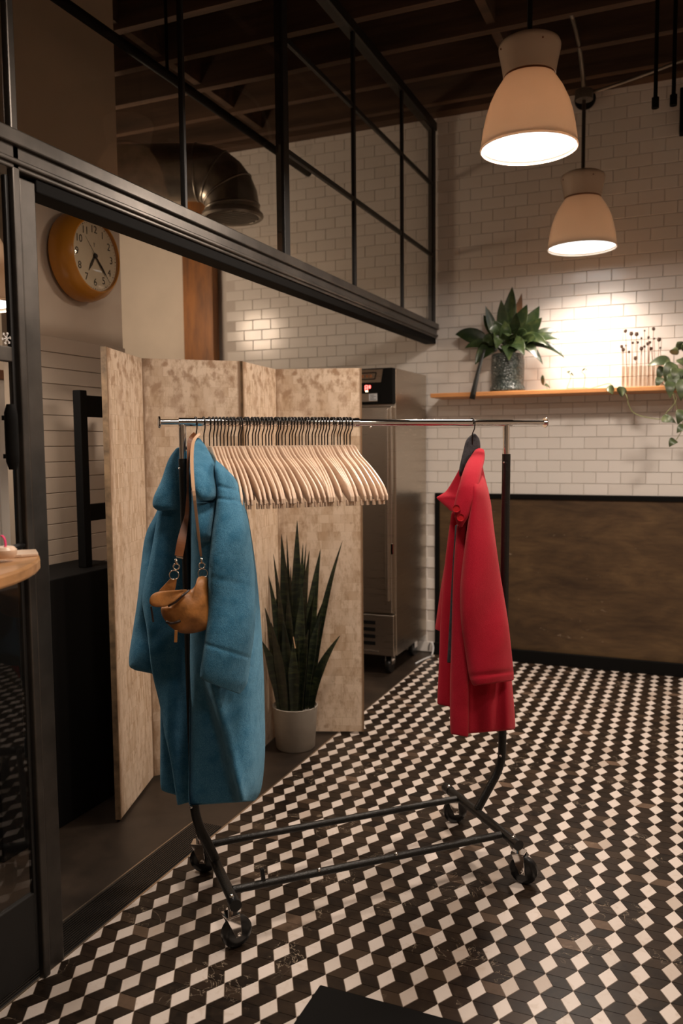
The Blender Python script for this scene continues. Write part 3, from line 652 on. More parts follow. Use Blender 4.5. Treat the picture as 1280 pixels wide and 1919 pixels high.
# ================================================================== FOLDING SCREEN
pp = [V((-2.08, 2.60, 0)), V((-2.22, 3.02, 0)), V((-1.90, 3.33, 0)), V((-1.95, 3.76, 0)), V((-1.535, 3.917, 0))]
t = thing('folding_screen', 'four-panel folding screen of worn silver and tan leaf', 'screen', (-1.95, 3.2, 0))
for i in range(4):
    a, b = pp[i], pp[i+1]; d = b-a; w = d.length-.004; ang = math.atan2(d.y, d.x)
    mb = MB().box((.002, -.011, .012), (w, .011, 1.88))
    o = mb.build('panel', 'silver_leaf_strips' if i % 2 == 0 else 'silver_leaf_squares', t, bev=.002, world=False)
    o.location = a-V(t.location); o.rotation_euler.z = ang
    for x0, x1 in ((.0005, .002), (w, w+.0015)):
        e_ = MB().box((x0, -.0112, .011), (x1, .0112, 1.8805)).build('edge_band', 'screen_edge', o, world=False)
for i in (1, 2, 3):
    for z in (.3, .95, 1.6): MB().tube([pp[i]+V((0, 0, z-.03)), pp[i]+V((0, 0, z+.03))], .004, 8).build('hinge', 'hook', t)

# ================================================================== SNAKE PLANT
sp = V((-1.787, 3.615, 0))
t = thing('snake_plant', 'tall dark snake plant in a grey round planter before the screen', 'plant', sp)
MB().lathe([(.001, 0), (.092, 0), (.097, .006), (.111, .205), (.113, .212), (.108, .214), (.103, .20), (.001, .192)], sp, n=48).build('planter', 'pot_grey', t, smooth='auto')
MB().lathe([(.001, .190), (.1035, .190), (.1035, .196), (.001, .196)], sp, n=24).build('soil', 'soil', t)
sl = [((557, 974), 24, 0), ((527, 999), 24, .02), ((537, 1001), 10, .05), ((512, 1036), 14, .04), ((568, 1017), 15, -.02), ((574, 1016), 11, .05), ((601, 1028), 24, .0), ((642, 1013), 15, .02), ((638, 1190), 27, -.05), ((613, 1110), 26, .03), ((580, 1030), 22, -.04), ((549, 1202), 22, -.09), ((496, 1137), 24, -.04), ((503, 1077), 18, .02), ((520, 1085), 22, -.03), ((553, 1050), 22, .03), ((540, 1110), 24, -.06), ((566, 1100), 24, -.06), ((590, 1110), 24, -.03), ((508, 1165), 26, -.07), ((578, 1180), 22, -.08), ((530, 1160), 24, -.07), ((600, 1150), 22, -.02), ((517, 1120), 22, .03), ((560, 1190), 20, -.085), ((490, 1200), 24, -.05), ((545, 1060), 22, .0), ((572, 1075), 22, .0)]
vb = V((-.44, .898, 0))
for i, ((x, y), w, b) in enumerate(sl):
    tp = at_plane(x, y, sp+vb*b, vb)
    ba = sp+vb*(b*.75)+V((.9, .44, 0))*max(-.085, min(.085, (x-553)*.0011)); ba.z = .19
    mid = ba*.5+tp*.5; k = .12 if abs(x-553) > 45 else .02
    mid -= V((.9, .44, 0))*((x-553)*.0026*.25)
    leaf_mesh(ba, mid, tp, w*.0027, 14, .40, prof=lambda u: (.60+.42*math.sin(min(1, u*1.25)*PI*.5))*min(1, (1-u)*2.3)**.85 if u < .999 else .02, face=(random.uniform(-.5, .5), -1, .0), twist=random.uniform(-.4, .4)).build('leaf', 'snake_leaf', t, smooth=True, sub=1, solid=.003)
tp = at_plane(551, 1205, sp-vb*.1, vb); MB().tube([tp+V((-.004, 0, .03)), tp+V((.006, 0, -.025))], [.002, .003], 6).build('dry_tip', 'tan_pale', t)

# ================================================================== GARMENT RACK
RC = V((-1.051, 2.578, 0)); U_ = V((.7195, .6945, 0)).normalized(); W2 = V((-U_.y, U_.x, 0)); Z_ = V((0, 0, 1))
def rp(u, v, z): return RC+U_*u+W2*v+Z_*z
t = rack = thing('garment_rack', 'rolling chrome and black metal garment rack on four casters', 'clothes rack', RC)
BZ = 1.573
cb = MB().tube([rp(-.575, 0, BZ), rp(.02, 0, BZ)], .0135, 16); cb.build('crossbar', 'chrome', t, smooth='auto')
MB().tube([rp(.0, 0, BZ-.001), rp(.625, 0, BZ-.001)], .0118, 16).build('crossbar', 'chrome', t, smooth='auto')
MB().tube([rp(.012, 0, BZ), rp(.026, 0, BZ)], .0152, 16).build('collar', 'chrome', t, smooth='auto')
MB().ball(rp(.07, -.004, BZ-.016), .005, 8).build('stop_button', 'chrome', t, smooth=True)
for s_, u0, u1 in ((-1, -.572, -.634), (1, .62, .768)):
    e_ = MB().tube([rp(u0, 0, BZ), rp(u1, 0, BZ)], .0082, 14).build('pull_out_rod', 'chrome', t, smooth='auto')
    MB().lathe([(.001, -.002), (.018, -.002), (.019, .0), (.017, .003), (.001, .005)], rp(u1, 0, BZ), U_*s_, 20).build('end_disc', 'chrome', e_, smooth='auto')
for s_ in (-1, 1):
    u0 = .563*s_ if s_ < 0 else .603; u1 = .49*s_
    u2 = u0*.985
    MB().tube([rp(u0, 0, 1.40), rp(u0, 0, BZ-.01)], .0118, 14).build('chrome_riser', 'chrome', t, smooth='auto')
    pts = [rp(u0, 0, 1.46), rp(u2, 0, .40)]+bez(rp(u2, 0, .36), rp(u2, 0, .30), rp(u2*.6+u1*.4, 0, .245), 6)+[rp(u1, 0, .152)]
    up_ = MB().tube(pts, .0152, 14).build('upright', 'hammer', t, smooth='auto')
    MB().ball(rp(u0-.014, -.006, 1.43), .004, 6).build('snap_button', 'chrome', up_, smooth=True)
    MB().ball(rp(u2-.012, -.009, .345), .0055, 6).build('bolt', 'chrome', up_, smooth=True)
    eb = MB().tube([rp(u1, -.262, .14), rp(u1, .235, .14)], .0165, 14).build('end_bar', 'hammer', t, smooth='auto')
    for v in (-.262, .235):
        k = -1 if v < 0 else 1
        MB().tube([rp(u1, v-k*.03, .14), rp(u1, v+k*.012, .14)], [.0185, .0185], 14).build('end_cap', 'rubber', eb, smooth='auto')
        MB().ball(rp(u1-.006, v-k*.02-.006, .158), .007, 8).build('bolt', 'chrome', eb, smooth=True)
        wc = rp(u1+.012*s_, v-k*.008, .049); ax = (U_*.35+W2*.94) if (s_ > 0) else (U_*.5+W2*.86)
        ax = Matrix.Rotation(math.radians({(-1, -1): 24, (-1, 1): -14, (1, -1): -16, (1, 1): 20}[(s_, k)]), 3, 'Z') @ V((wc.x, wc.y, 0))
        ax.normalize(); off = V((ax.y, -ax.x, 0))*.018
        wc = wc+off
        cs = MB().lathe([(.001, -.015), (.030, -.015), (.042, -.013), (.048, -.007), (.048, .007), (.042, .013), (.030, .015), (.001, .015)], wc, ax, 28).build('caster', 'rubber', t, smooth='auto')
        tp = wc-off; tp.z = .108
        fk = MB()
        for sg in (-1, 1):
            o_ = ax*(.019*sg); sd = V((ax.y, -ax.x, 0))
            fk.prism([tp+o_+sd*.022, tp+o_-sd*.022, wc+o_-sd*.010-Z_*.010, wc+o_+sd*.010-Z_*.010], ax*(.002*sg))
        fk.box((tp.x-.022, tp.y-.022, .104), (tp.x+.022, tp.y+.022, .110), math.atan2(ax.y, ax.x), tp)
        fk.tube([tp, V((tp.x, tp.y, .135))], .008, 10)
        fk.build('fork', 'chrome', cs, bev=.0015)
        MB().lathe([(.001, -.023), (.006, -.022), (.006, .022), (.001, .023)], wc, ax, 12).build('axle', 'chrome', cs, smooth='auto')
for v in (-.187, .130):
    rl = MB().tube([rp(-.478, v, .142), rp(.472, v, .142)], .0125, 14).build('base_rail', 'hammer', t, smooth='auto')
    if v < 0:
        MB().bar(rp(-.38, v, .148), rp(-.385, v, .192), .014, .012, U_).build('peg', 'rubber', rl, bev=.002)
        for u in (-.20, .07): MB().ball(rp(u, v-.006, .153), .0065, 8).build('bolt', 'chrome', rl, smooth=True)

# ================================================================== HANGERS
def hanger_body():
    pr = []  # outline in (v, z): centre hump, sloping arms, rounded tips, notch
    N = 20
    for i in range(N+1):
        s = i/N; vv_ = .004+.222*s
        e_ = min(1, s/.22); zt = -.010*e_*e_-.136*max(0, s-.10)/.90+.006*math.sin(max(0, s-.3)/.7*PI)-(.012*((s-.86)/.14)**2 if s > .86 else 0)
        th = (.040+.010*math.sin(s*PI)) if s < .88 else .0435-.15*(s-.88)
        pr.append((vv_, zt, th))
    mb = MB(); rows = []
    for sg in (-1, 1):
        rows = []
        for i, (vv_, zt, th) in enumerate(pr):
            s = i/N; bow = -.022*(s**2.0)
            w = .0046
            if i == N: th *= .6; w *= .75
            rows.append([V((bow+w*a, sg*vv_, zt-b*th)) for a, b in ((-.6, 0), (.6, 0), (1, .12), (1, .88), (.6, 1), (-.6, 1), (-1, .88), (-1, .12))])
        mb.loft(rows)
        vv_, zt, th = pr[-1]
        mb.box((-.022-.005, sg*(vv_-.020)-.004, zt-th-.004), (-.022+.004, sg*(vv_-.020)+.004, zt-th+.014))
    mb.box((-.0046, -.008, -.040), (.0046, .008, -.0))
    return mb
hook_pts = [V((0, 0, -.01)), V((0, 0, .034)), V((0, -.004, .042)), V((0, -.013, .054))]+[V((0, .0+.0165*math.cos(a), .073+.0165*math.sin(a)+.0012)) for a in [PI+.35-i*(PI+.75)/10 for i in range(11)]]
ORD = 'first second third fourth fifth sixth seventh eighth ninth tenth eleventh twelfth thirteenth fourteenth fifteenth sixteenth seventeenth eighteenth nineteenth twentieth twenty-first twenty-second'.split()
drift = 0
GRP = 'empty wooden hangers packed along the rack'
us = []; n_h = 43
hb = hk = None
for i in range(n_h):
    u = -.4775+(.474)*i/(n_h-1)+random.uniform(-.0022, .0022)
    label = ORD[i]+' empty pale wooden hanger counting from the blue coat' if i < 22 else ORD[n_h-1-i]+' empty pale wooden hanger counting from the right end of the row'
    drift = drift*.6+random.uniform(-4, 4)
    h_ = thing('coat_hanger', label, 'hanger', rp(u, 0, BZ+.0135-.0885), GRP, rz=math.atan2(U_.y, U_.x)+math.radians(11+drift+(2 if i > 30 else 0)))
    if hb is None:
        hb = hanger_body().build('wooden_body', 'maple', h_, smooth='auto', bev=.0015, world=False)
        hk = MB().tube(hook_pts, .0021, 7).build('hook', 'hook', h_, smooth=True, world=False)
    else:
        copy_of(hb, h_); copy_of(hk, h_)

# ================================================================== CLOTH HELPERS
def cr(rows, n):
    out = []
    for i in range(len(rows)-1):
        p0, p1, p2, p3 = rows[max(0, i-1)], rows[i], rows[i+1], rows[min(len(rows)-1, i+2)]
        for k in range(n):
            s = k/n; out.append([.5*((2*b)+(c-a)*s+(2*a-5*b+4*c-d)*s*s+(3*b-a-3*c+d)*s**3) for a, b, c, d in zip(p0, p1, p2, p3)])
    out.append(list(rows[-1])); return out
def garment(rows, ref, bdir, N=28, per=4, fold=None, ends=True):
    """rows: (y_left, y_right, x_left, x_right, depth_left, depth_right, half_thickness); a rounded tube of cloth in depth order around plane ref"""
    R_ = cr([list(map(float, r)) for r in rows], per); out = []
    def loop(r, k=1., dy=0):
        yl, yr, xl, xr, bl, br, th = r; L = []
        for j in range(N):
            a = 2*PI*j/N; ca, sa = math.cos(a), math.sin(a)
            cx = math.copysign(abs(ca)**.8, ca)*k; sx = math.copysign(abs(sa)**.9, sa)*k
            f_ = (cx+1)/2; x = (xl+xr)/2+(xr-xl)/2*cx; y = yl+(yr-yl)*f_+dy
            b = bl+(br-bl)*f_+th*sx
            if fold: b += fold(x, y, sa)
            L.append(at_plane(x, y, ref+bdir*b, bdir))
        return L
    if ends: out += [loop(R_[0], .25, -1.5), loop(R_[0], .75, -1.)]
    out += [loop(r) for r in R_]
    if ends: out += [loop(R_[-1], .9, 2.), loop(R_[-1], .6, .5), loop(R_[-1], .2, -2)]
    return MB().loft(out)

# ================================================================== BLUE COAT
BR = rp(-.508, 0, 0); BD = V((BR.x, BR.y, 0)).normalized()
t = thing('blue_coat', 'long teal blue faux fur coat hanging open at the left end of the rack', 'coat', V((BR.x, BR.y, .35)))
def fold_b(x, y, sa):
    if sa > 0: return 0
    k = min(1, max(0, (y-1180)/160)); xf = 388+max(0, y-1280)*.26
    step = 1/(1+math.exp(-(x-xf)/2.2))
    edge = math.exp(-((x-353)/11)**2)*.03
    return k*(.105*(1-step)) - edge*.6 - k*.018*math.exp(-((x-xf-9)/8)**2) + .012*math.sin((x*.055)+(y*.012))*min(1, max(0, (y-950)/200)) + .010*math.sin((y-1350)*.022+(x-430)*.04)*k*step
body = garment([(846, 846, 366, 392, -.02, .02, .06), (870, 870, 362, 412, -.06, .03, .10), (900, 905, 360, 443, -.08, .0, .15), (950, 955, 359, 462, -.08, .02, .16), (1050, 1050, 358, 478, -.08, .04, .155), (1150, 1150, 356.5, 488, -.08, .05, .15),
                (1250, 1250, 355.5, 494, -.08, .05, .15), (1340, 1340, 354.5, 496.5, -.08, .05, .155), (1400, 1400, 354, 497, -.08, .04, .155), (1450, 1450, 353.5, 494, -.08, .03, .15), (1485, 1484, 353, 488, -.08, .02, .145), (1508, 1500, 354, 478, -.08, .0, .13)], BR, BD, 64, 6, fold_b)
body.build('body', 'fur', t, smooth=True, sub=1)
# far front panel, seen left of the pole
def fold_f(x, y, sa): return .010*math.sin(x*.11+y*.01)
garment([(850, 850, 322, 356, .10, .10, .02), (900, 900, 306, 358, .12, .10, .025), (960, 960, 296, 360, .14, .11, .03), (1050, 1050, 280, 362, .14, .12, .03), (1120, 1120, 266, 362, .14, .12, .03), (1180, 1180, 275, 362, .13, .12, .03), (1257, 1257, 284, 362, .12, .12, .03), (1320, 1320, 299, 362, .11, .12, .028), (1379, 1379, 309, 362, .10, .12, .028), (1428, 1428, 320, 362, .10, .12, .028), (1508, 1500, 332, 362, .10, .12, .026)], BR, BD, 28, 4, fold_f).build('front_panel', 'fur', t, smooth=True, sub=1)
garment([(1250, 1250, 300, 372, .21, .2, .025), (1380, 1380, 300, 372, .21, .2, .025), (1470, 1485, 300, 372, .21, .2, .025), (1482, 1500, 306, 372, .21, .2, .02)], BR, BD, 20, 4).build('back_hem', 'fur', t, smooth=True, sub=1)
# sleeves
def fold_s(x, y, sa): return .009*math.sin(y*.045+x*.02)-.010*math.exp(-((y-1228-(x-430)*.22)/5)**2)*0
def fold_seam(x, y, sa):
    s = .008*math.sin(y*.035+x*.03) if sa < 0 else 0
    for yc, k, a in ((918, .22, .006), (938, .12, .005), (1092, .22, .004), (1224, .3, .005)):
        if sa < 0: s += a*math.exp(-((y-yc-(x-440)*k)/2.6)**2)
    return s
garment([(862, 880, 404, 425, -.17, -.12, .03), (880, 896, 402, 440, -.20, -.15, .045), (925, 925, 406, 453, -.22, -.16, .055), (960, 962, 403, 463, -.235, -.17, .06), (1010, 1012, 396, 471, -.245, -.18, .062), (1070, 1070, 391, 477, -.25, -.185, .062), (1140, 1140, 389, 479, -.25, -.19, .062), (1195, 1195, 384, 476, -.25, -.195, .06), (1235, 1235, 378, 470, -.25, -.2, .058), (1260, 1268, 375, 466, -.25, -.2, .056), (1270, 1284, 376, 462, -.25, -.2, .052), (1275, 1300, 384, 450, -.25, -.2, .044)], BR, BD, 40, 12, fold_seam).build('sleeve', 'fur', t, smooth=True, sub=1)
garment([(900, 900, 306, 336, .17, .16, .03), (955, 955, 295, 330, .19, .17, .05), (1000, 1000, 273, 320, .20, .18, .055), (1060, 1060, 264, 310, .20, .18, .055), (1120, 1120, 258, 305, .20, .18, .055), (1180, 1180, 249, 304, .20, .18, .052), (1225, 1225, 242, 303, .20, .18, .05), (1248, 1258, 242, 303, .20, .18, .045), (1254, 1264, 250, 300, .20, .18, .035)], BR, BD, 28, 4, fold_s).build('sleeve', 'fur', t, smooth=True, sub=1)
# collar: near lapel and far lapel
co = garment([(821, 823, 366, 376, -.03, -.02, .012), (836, 838, 361, 387, -.08, -.05, .030), (858, 858, 358, 397, -.15, -.11, .042), (885, 885, 357, 405, -.215, -.17, .046), (912, 912, 360, 407, -.245, -.20, .046), (929, 930, 366, 406, -.25, -.21, .040), (937, 936, 374, 400, -.25, -.215, .026)], BR, BD, 28, 4).build('collar', 'fur', t, smooth=True, sub=1)
garment([(840, 838, 330, 352, .06, .06, .014), (862, 862, 315, 354, .07, .06, .024), (900, 895, 302, 355, .08, .06, .028), (930, 915, 288, 356, .08, .06, .028), (948, 945, 286, 356, .08, .06, .026), (956, 952, 294, 352, .08, .06, .018)], BR, BD, 24, 4).build('lapel', 'fur', t, smooth=True, sub=1)
garment([(942, 942, 364, 403, -.205, -.19, .03), (960, 960, 362, 402, -.225, -.20, .034), (985, 985, 364, 398, -.23, -.205, .036), (1005, 1005, 366, 396, -.225, -.205, .03), (1016, 1014, 372, 394, -.215, -.20, .015)], BR, BD, 20, 4).build('tie', 'fur', t, smooth=True, sub=1)
# hanger under the coat and a second one for the bag
for u, lab in ((-.497, 'dark hanger hook holding the blue coat'), (-.522, 'dark hanger hook at the far left that holds the tan bag strap')):
    h_ = thing('coat_hanger', lab, 'hanger', rp(u, 0, BZ+.0135-.0885), None, rz=math.atan2(U_.y, U_.x)+.1)
    copy_of(hk, h_)
    if u > -.51:
        o = MB().tube([(0, -.12, -.15), (0, -.06, -.09), (0, 0, -.012), (0, .06, -.09), (0, .12, -.15)], .007, 8).build('hanger_arms', 'black', h_, smooth=True, world=False)
    else:
        o = MB().tube([(-.01, -.05, -.045), (0, -.02, -.008), (0, 0, -.002), (0, .02, -.008), (.01, .05, -.045)], .006, 8).build('hanger_arms', 'black', h_, smooth=True, world=False)

# ================================================================== TAN BAG
t = thing('leather_bag', 'tan leather crossbody bag hanging by its strap against the blue coat', 'bag', at_plane(345, 1190, BR-BD*.06, BD))
BOFF = -.150
def bp(x, y, b=-.10): return at_plane(x, y, BR+BD*(b+BOFF*min(1, max(0, (y-835)/70))), BD)
def dense(o, n=4):
    m = len(o); r = []
    for i in range(m):
        a, b, c, d = o[i-1], o[i], o[(i+1) % m], o[(i+2) % m]
        for k in range(n):
            s = k/n; r.append(tuple(.5*((2*b[j])+(c[j]-a[j])*s+(2*a[j]-5*b[j]+4*c[j]-d[j])*s*s+(3*b[j]-a[j]-3*c[j]+d[j])*s**3) for j in (0, 1)))
    return r
def bagz(x, y): return (260+x/8, 1020+y/8)
out = [(640, 690), (770, 690), (850, 610), (890, 490), (1035, 490), (1050, 650), (1065, 850), (1100, 1000), (1112, 1130), (1060, 1250), (920, 1310), (720, 1342), (580, 1310), (470, 1230), (400, 1150), (345, 1050), (335, 950), (420, 930), (540, 840)]
rows = []
cx, cy = 760, 980
for k, b, sc in ((0, -.132, .04), (0, -.131, .2), (0, -.129, .4), (0, -.125, .62), (1, -.117, .82), (2, -.105, .97), (3, -.08, 1.02), (4, -.05, .99), (5, -.035, .85)):
    L = []
    for (x, y) in dense(out, 3): kk = min(1, max(0, (1-sc)*2.6)); an = math.atan2(y-cy, x-cx); X, Y = cx+sc*((1-kk)*(x-cx)+kk*330*math.cos(an)), cy+sc*((1-kk)*(y-cy)+kk*310*math.sin(an)); L.append(bp(*bagz(X, Y), b + .005*math.sin(X*.014)*math.cos(Y*.012)*min(1, sc*1.5)))
    rows.append(L)
bag = MB().loft(rows).build('pouch', 'tan', t, smooth=True, sub=1)
# flap
fo = [(155, 850), (190, 760), (300, 705), (480, 690), (640, 680), (735, 680), (640, 770), (540, 860), (420, 930), (280, 945), (180, 915)]
rows = []; cx, cy = 420, 820
for b, sc in ((-.150, .6), (-.152, .92), (-.147, 1.), (-.142, .97), (-.135, .6)): rows.append([bp(*bagz(cx+(x-cx)*sc, cy+(y-cy)*sc), b+.00010*(x-450)*.6) for x, y in dense(fo, 3)])
fp = MB().loft(rows).build('flap', 'tan', t, smooth=True, sub=1)
MB().tube([bp(*bagz(x, y), -.152) for x, y in ((440, 930), (560, 862), (640, 790), (760, 685))], .0032, 7).build('zip', 'zip', fp, smooth=True)
MB().tube([bp(*bagz(x, y), -.125) for x, y in ((410, 1160), (480, 1185), (560, 1170), (625, 1145))], .004, 7).build('front_zip', 'zip', bag, smooth=True)
MB().box((0, 0, 0), (0, 0, 0))
q1, q2 = bp(*bagz(560, 1290), -.128), bp(*bagz(553, 1470), -.128); MB().bar(q1, q2, .0085, .002, BD).build('zip_pull', 'tan', bag, bev=.0005)
q1, q2 = bp(*bagz(185, 930), -.14), bp(*bagz(218, 1165), -.14); MB().bar(q1, q2, .005, .003, BD).build('dark_pull', 'zip', fp)
# left tab
MB().prism([bp(*bagz(x, y), -.075) for x, y in ((300, 700), (470, 520), (570, 520), (555, 640), (540, 690))], BD*.006).build('tab', 'tan', t, bev=.001)
# rings, clips, straps
def ring(c, r, tk, ax, nm, par): 
    a = V(ax).orthogonal().normalized(); b = V(ax).normalized().cross(a); MB().tube([V(c)+(a*math.cos(2*PI*i/16)+b*math.sin(2*PI*i/16))*r for i in range(17)], tk, 7).build(nm, 'silver', par, smooth=True)
for (rx, ry), (kx, ky) in (((530, 460), (565, 335)), ((962, 435), (950, 320))):
    ring(bp(*bagz(rx, ry), -.085), .0135, .0014, BD, 'ring', t)
    c0 = bp(*bagz(kx, ky), -.085); ring(c0, .0085, .0022, BD, 'clip', t); MB().tube([c0+V((0, 0, .008)), c0+V((0, 0, .022))], .0042, 8).build('clip_stem', 'silver', t, smooth=True)
def strap(px_, w, nm, m, tk=.003):
    P_ = [bp(x, y, b) for x, y, b in px_]; out = cr([[p.x, p.y, p.z] for p in P_], 6); mb = MB(); rows = []
    ws = w if hasattr(w, '__len__') else [w]*len(px_)
    for i, p in enumerate(out):
        p = V(p); q = V(out[min(i+1, len(out)-1)]); o_ = V(out[max(i-1, 0)]); d = (q-o_).normalized(); sd = d.cross(BD).normalized(); f_ = i/6; k = min(int(f_), len(ws)-2) ; ww = ws[k]+(ws[k+1]-ws[k])*min(1, f_-k)
        rows.append([p-sd*ww/2-BD*tk/2, p+sd*ww/2-BD*tk/2, p+sd*ww/2+BD*tk/2, p-sd*ww/2+BD*tk/2])
    mb.loft(rows); mb.build(nm, m, t, bev=.0006)
strap([(375, 812, -.03), (364, 824, -.09), (360, 845, -.16), (360, 880, -.21), (363, 920, -.245), (369, 975, -.22), (374, 1020, -.16), (377, 1043, -.10)], [.008, .009, .010, .0095, .0085, .0075, .007, .006], 'strap', 'tan_pale')
strap([(366, 812, -.02), (356, 826, -.025), (353, 860, -.025), (352, 920, -.03), (350, 965, -.035), (345, 990, -.06), (340, 1015, -.08), (335, 1042, -.085)], [.012, .014, .009, .006, .012, .020, .025, .024], 'shoulder_strap', 'tan_dark')
MB().bar(bp(330, 1043, -.088), bp(343, 1046, -.088), .004, .006, BD).build('strap_keeper', 'silver', t)

# ================================================================== RED COAT
RR = rp(.462, 0, 0); RD = V((RR.x, RR.y, 0)).normalized()
t = thing('red_coat', 'bright red wool coat hanging at the right end of the rack', 'coat', V((RR.x, RR.y, .43)))
def fold_r(x, y, sa):
    if sa > 0: return 0
    k = min(1, max(0, (y-1000)/250))
    return .016*math.sin((x-845)*.16)*k+.006*math.sin(y*.02)
garment([(862, 862, 880, 903, -.05, .0, .05), (890, 890, 872, 908, -.07, .0, .08), (930, 935, 864, 919, -.08, .02, .13), (985, 985, 857, 925, -.08, .03, .14), (1050, 1050, 852, 932, -.08, .03, .14), (1120, 1120, 848, 941, -.08, .03, .14), (1200, 1200, 846, 951, -.08, -.02, .13), (1280, 1280, 843, 960, -.08, -.06, .12), (1340, 1340, 843, 965, -.08, -.07, .12), (1376, 1366, 844, 966, -.08, -.07, .115)], RR, RD, 40, 4, fold_r).build('body', 'wool', t, smooth=True, sub=1)
# near front edge panel that hangs lower
garment([(985, 985, 856, 874, -.19, -.19, .016), (1060, 1060, 850, 876, -.20, -.20, .018), (1150, 1150, 847, 876, -.20, -.20, .018), (1250, 1250, 845, 878, -.205, -.205, .018), (1330, 1330, 844, 879, -.21, -.21, .018), (1374, 1380, 845, 878, -.21, -.21, .016)], RR, RD, 20, 4).build('front_panel', 'wool', t, smooth=True, sub=1)
garment([(960, 960, 846, 858, .05, .05, .02), (1050, 1050, 834, 854, .06, .06, .02), (1150, 1150, 826, 850, .06, .06, .02), (1250, 1250, 822, 848, .06, .06, .02), (1318, 1324, 819, 848, .06, .06, .02)], RR, RD, 20, 4).build('front_panel', 'wool', t, smooth=True, sub=1)
garment([(985, 985, 853, 862, -.03, -.03, .012), (1060, 1060, 848, 858, -.03, -.03, .012), (1150, 1150, 843, 854, -.03, -.03, .012), (1240, 1240, 838, 850, -.03, -.03, .010)], RR, RD, 14, 3).build('lining', 'lining', t, smooth=True)
def fold_rs(x, y, sa):
    if sa > 0: return 0
    s = .007*math.sin(y*.03+x*.06); s += .009*math.exp(-((y-1268+(x-890)*.14)/2.6)**2)
    return s
garment([(888, 892, 884, 906, -.15, -.09, .03), (912, 915, 884, 914, -.19, -.12, .05), (940, 945, 882, 920, -.21, -.14, .055), (1006, 1006, 873, 928, -.24, -.16, .06), (1070, 1071, 865, 937, -.25, -.17, .06), (1110, 1112, 862, 944, -.255, -.175, .06), (1168, 1168, 864, 953, -.255, -.18, .06), (1225, 1222, 872, 959, -.255, -.185, .058), (1268, 1258, 879, 962.5, -.255, -.19, .055), (1284, 1274, 886, 963, -.255, -.19, .05)], RR, RD, 32, 6, fold_rs).build('sleeve', 'wool', t, smooth=True, sub=1)
garment([(955, 955, 848, 862, .12, .12, .03), (1030, 1030, 838, 858, .16, .15, .04), (1100, 1100, 826, 850, .17, .15, .045), (1150, 1150, 819, 846, .17, .15, .04), (1178, 1186, 815, 838, .17, .15, .035)], RR, RD, 24, 4).build('sleeve', 'wool', t, smooth=True, sub=1)
# collar and lapels
garment([(840, 843, 893, 907, .02, .03, .012), (852, 850, 884, 908.5, -.04, .0, .026), (866, 862, 875, 908, -.10, -.05, .034), (886, 880, 867, 904, -.16, -.12, .034), (910, 904, 860, 899, -.20, -.18, .030), (932, 928, 854, 892, -.22, -.22, .024), (952, 948, 850.5, 884, -.232, -.235, .020), (968, 965, 852, 879, -.236, -.24, .018), (980, 978, 856, 872, -.236, -.24, .014), (987, 986, 860, 867, -.236, -.238, .008)], RR, RD, 32, 5).build('collar', 'wool', t, smooth=True, sub=1)
garment([(880, 878, 860, 868, .03, .03, .008), (900, 898, 849, 864, .03, .02, .010), (920, 920, 836, 862, .03, .0, .010), (928, 932, 824, 861, .025, -.02, .009), (933, 940, 818, 860, .02, -.02, .008), (942, 950, 827, 858, .01, -.03, .009), (953, 962, 840, 856, .0, -.04, .008)], RR, RD, 22, 4).build('lapel', 'wool', t, smooth=True, sub=1)
garment([(813, 815, 886, 893, .02, .02, .01), (824, 824, 874, 899, .02, .04, .025), (845, 842, 868, 900, .0, .04, .03), (866, 862, 863, 892, -.02, .02, .03), (882, 880, 860, 874, -.03, -.01, .02), (892, 890, 861, 866, -.03, -.02, .008)], RR, RD, 22, 4).build('neck_lining', 'lining', t, smooth=True, sub=1)
for (x, y) in ((855, 953), (863, 970)):
    c0 = at_plane(x, y, RR-RD*.258, RD); b_ = MB().lathe([(.001, 0), (.009, 0), (.0105, .003), (.0125, .0045), (.0125, .001), (.0118, -.003), (.001, -.004)], c0, -RD+V((.15, 0, .1)), 20).build('button', 'button', t, smooth='auto')
h_ = thing('coat_hanger', 'dark hanger hook holding the red coat', 'hanger', rp(.462, 0, BZ+.0118-.0885), None, rz=math.atan2(U_.y, U_.x)+.1)
copy_of(hk, h_); MB().tube([(0, -.10, -.19), (0, -.05, -.12), (0, 0, -.015), (0, .05, -.12), (0, .10, -.19)], .007, 8).build('hanger_arms', 'black', h_, smooth=True, world=False)

# ================================================================== BACK ROOM THINGS
# clock
cc = V((XQ+.012, 3.075, 2.352)); DX = V((1, 0, 0)); CY = V((0, 1, 0))
t = thing('wall_clock', 'round amber wall clock with black numerals on the pier', 'clock', cc)
MB().lathe([(.001, 0), (.186, 0), (.196, .01), (.198, .04), (.190, .075), (.172, .10), (.160, .112), (.155, .112), (.153, .095), (.001, .095)], cc, DX, 56).build('case', 'gold', t, smooth='auto')
dl = MB().lathe([(.001, .0955), (.1535, .0955), (.1535, .0965), (.001, .0965)], cc, DX, 56).build('dial', 'dial', t)
fc = cc+DX*.0968
for k in range(1, 13):
    a = PI/2-k*PI/6; p = fc+(CY*math.cos(a)+Z_*math.sin(a))*.116; text_mesh(str(k), .046, 'numeral', 'ink', dl, p, CY, Z_)
for k in range(60):
    a = k*PI/30; p = fc+(CY*math.cos(a)+Z_*math.sin(a))*.145; r = .0032 if k % 5 == 0 else .0017
    if k % 5 == 0: MB().lathe([(.001, 0), (r, 0), (r, .0006), (.001, .0006)], p, DX, 8).build('minute_mark', 'ink', dl)
mm_ = MB()
for k in range(60):
    if k % 5:
        a = k*PI/30; p = fc+(CY*math.cos(a)+Z_*math.sin(a))*.145; mm_.lathe([(.001, 0), (.0019, 0), (.0019, .0006), (.001, .0006)], p, DX, 6)
mm_.build('minute_dots', 'ink', dl)
lg = fc+Z_*.05
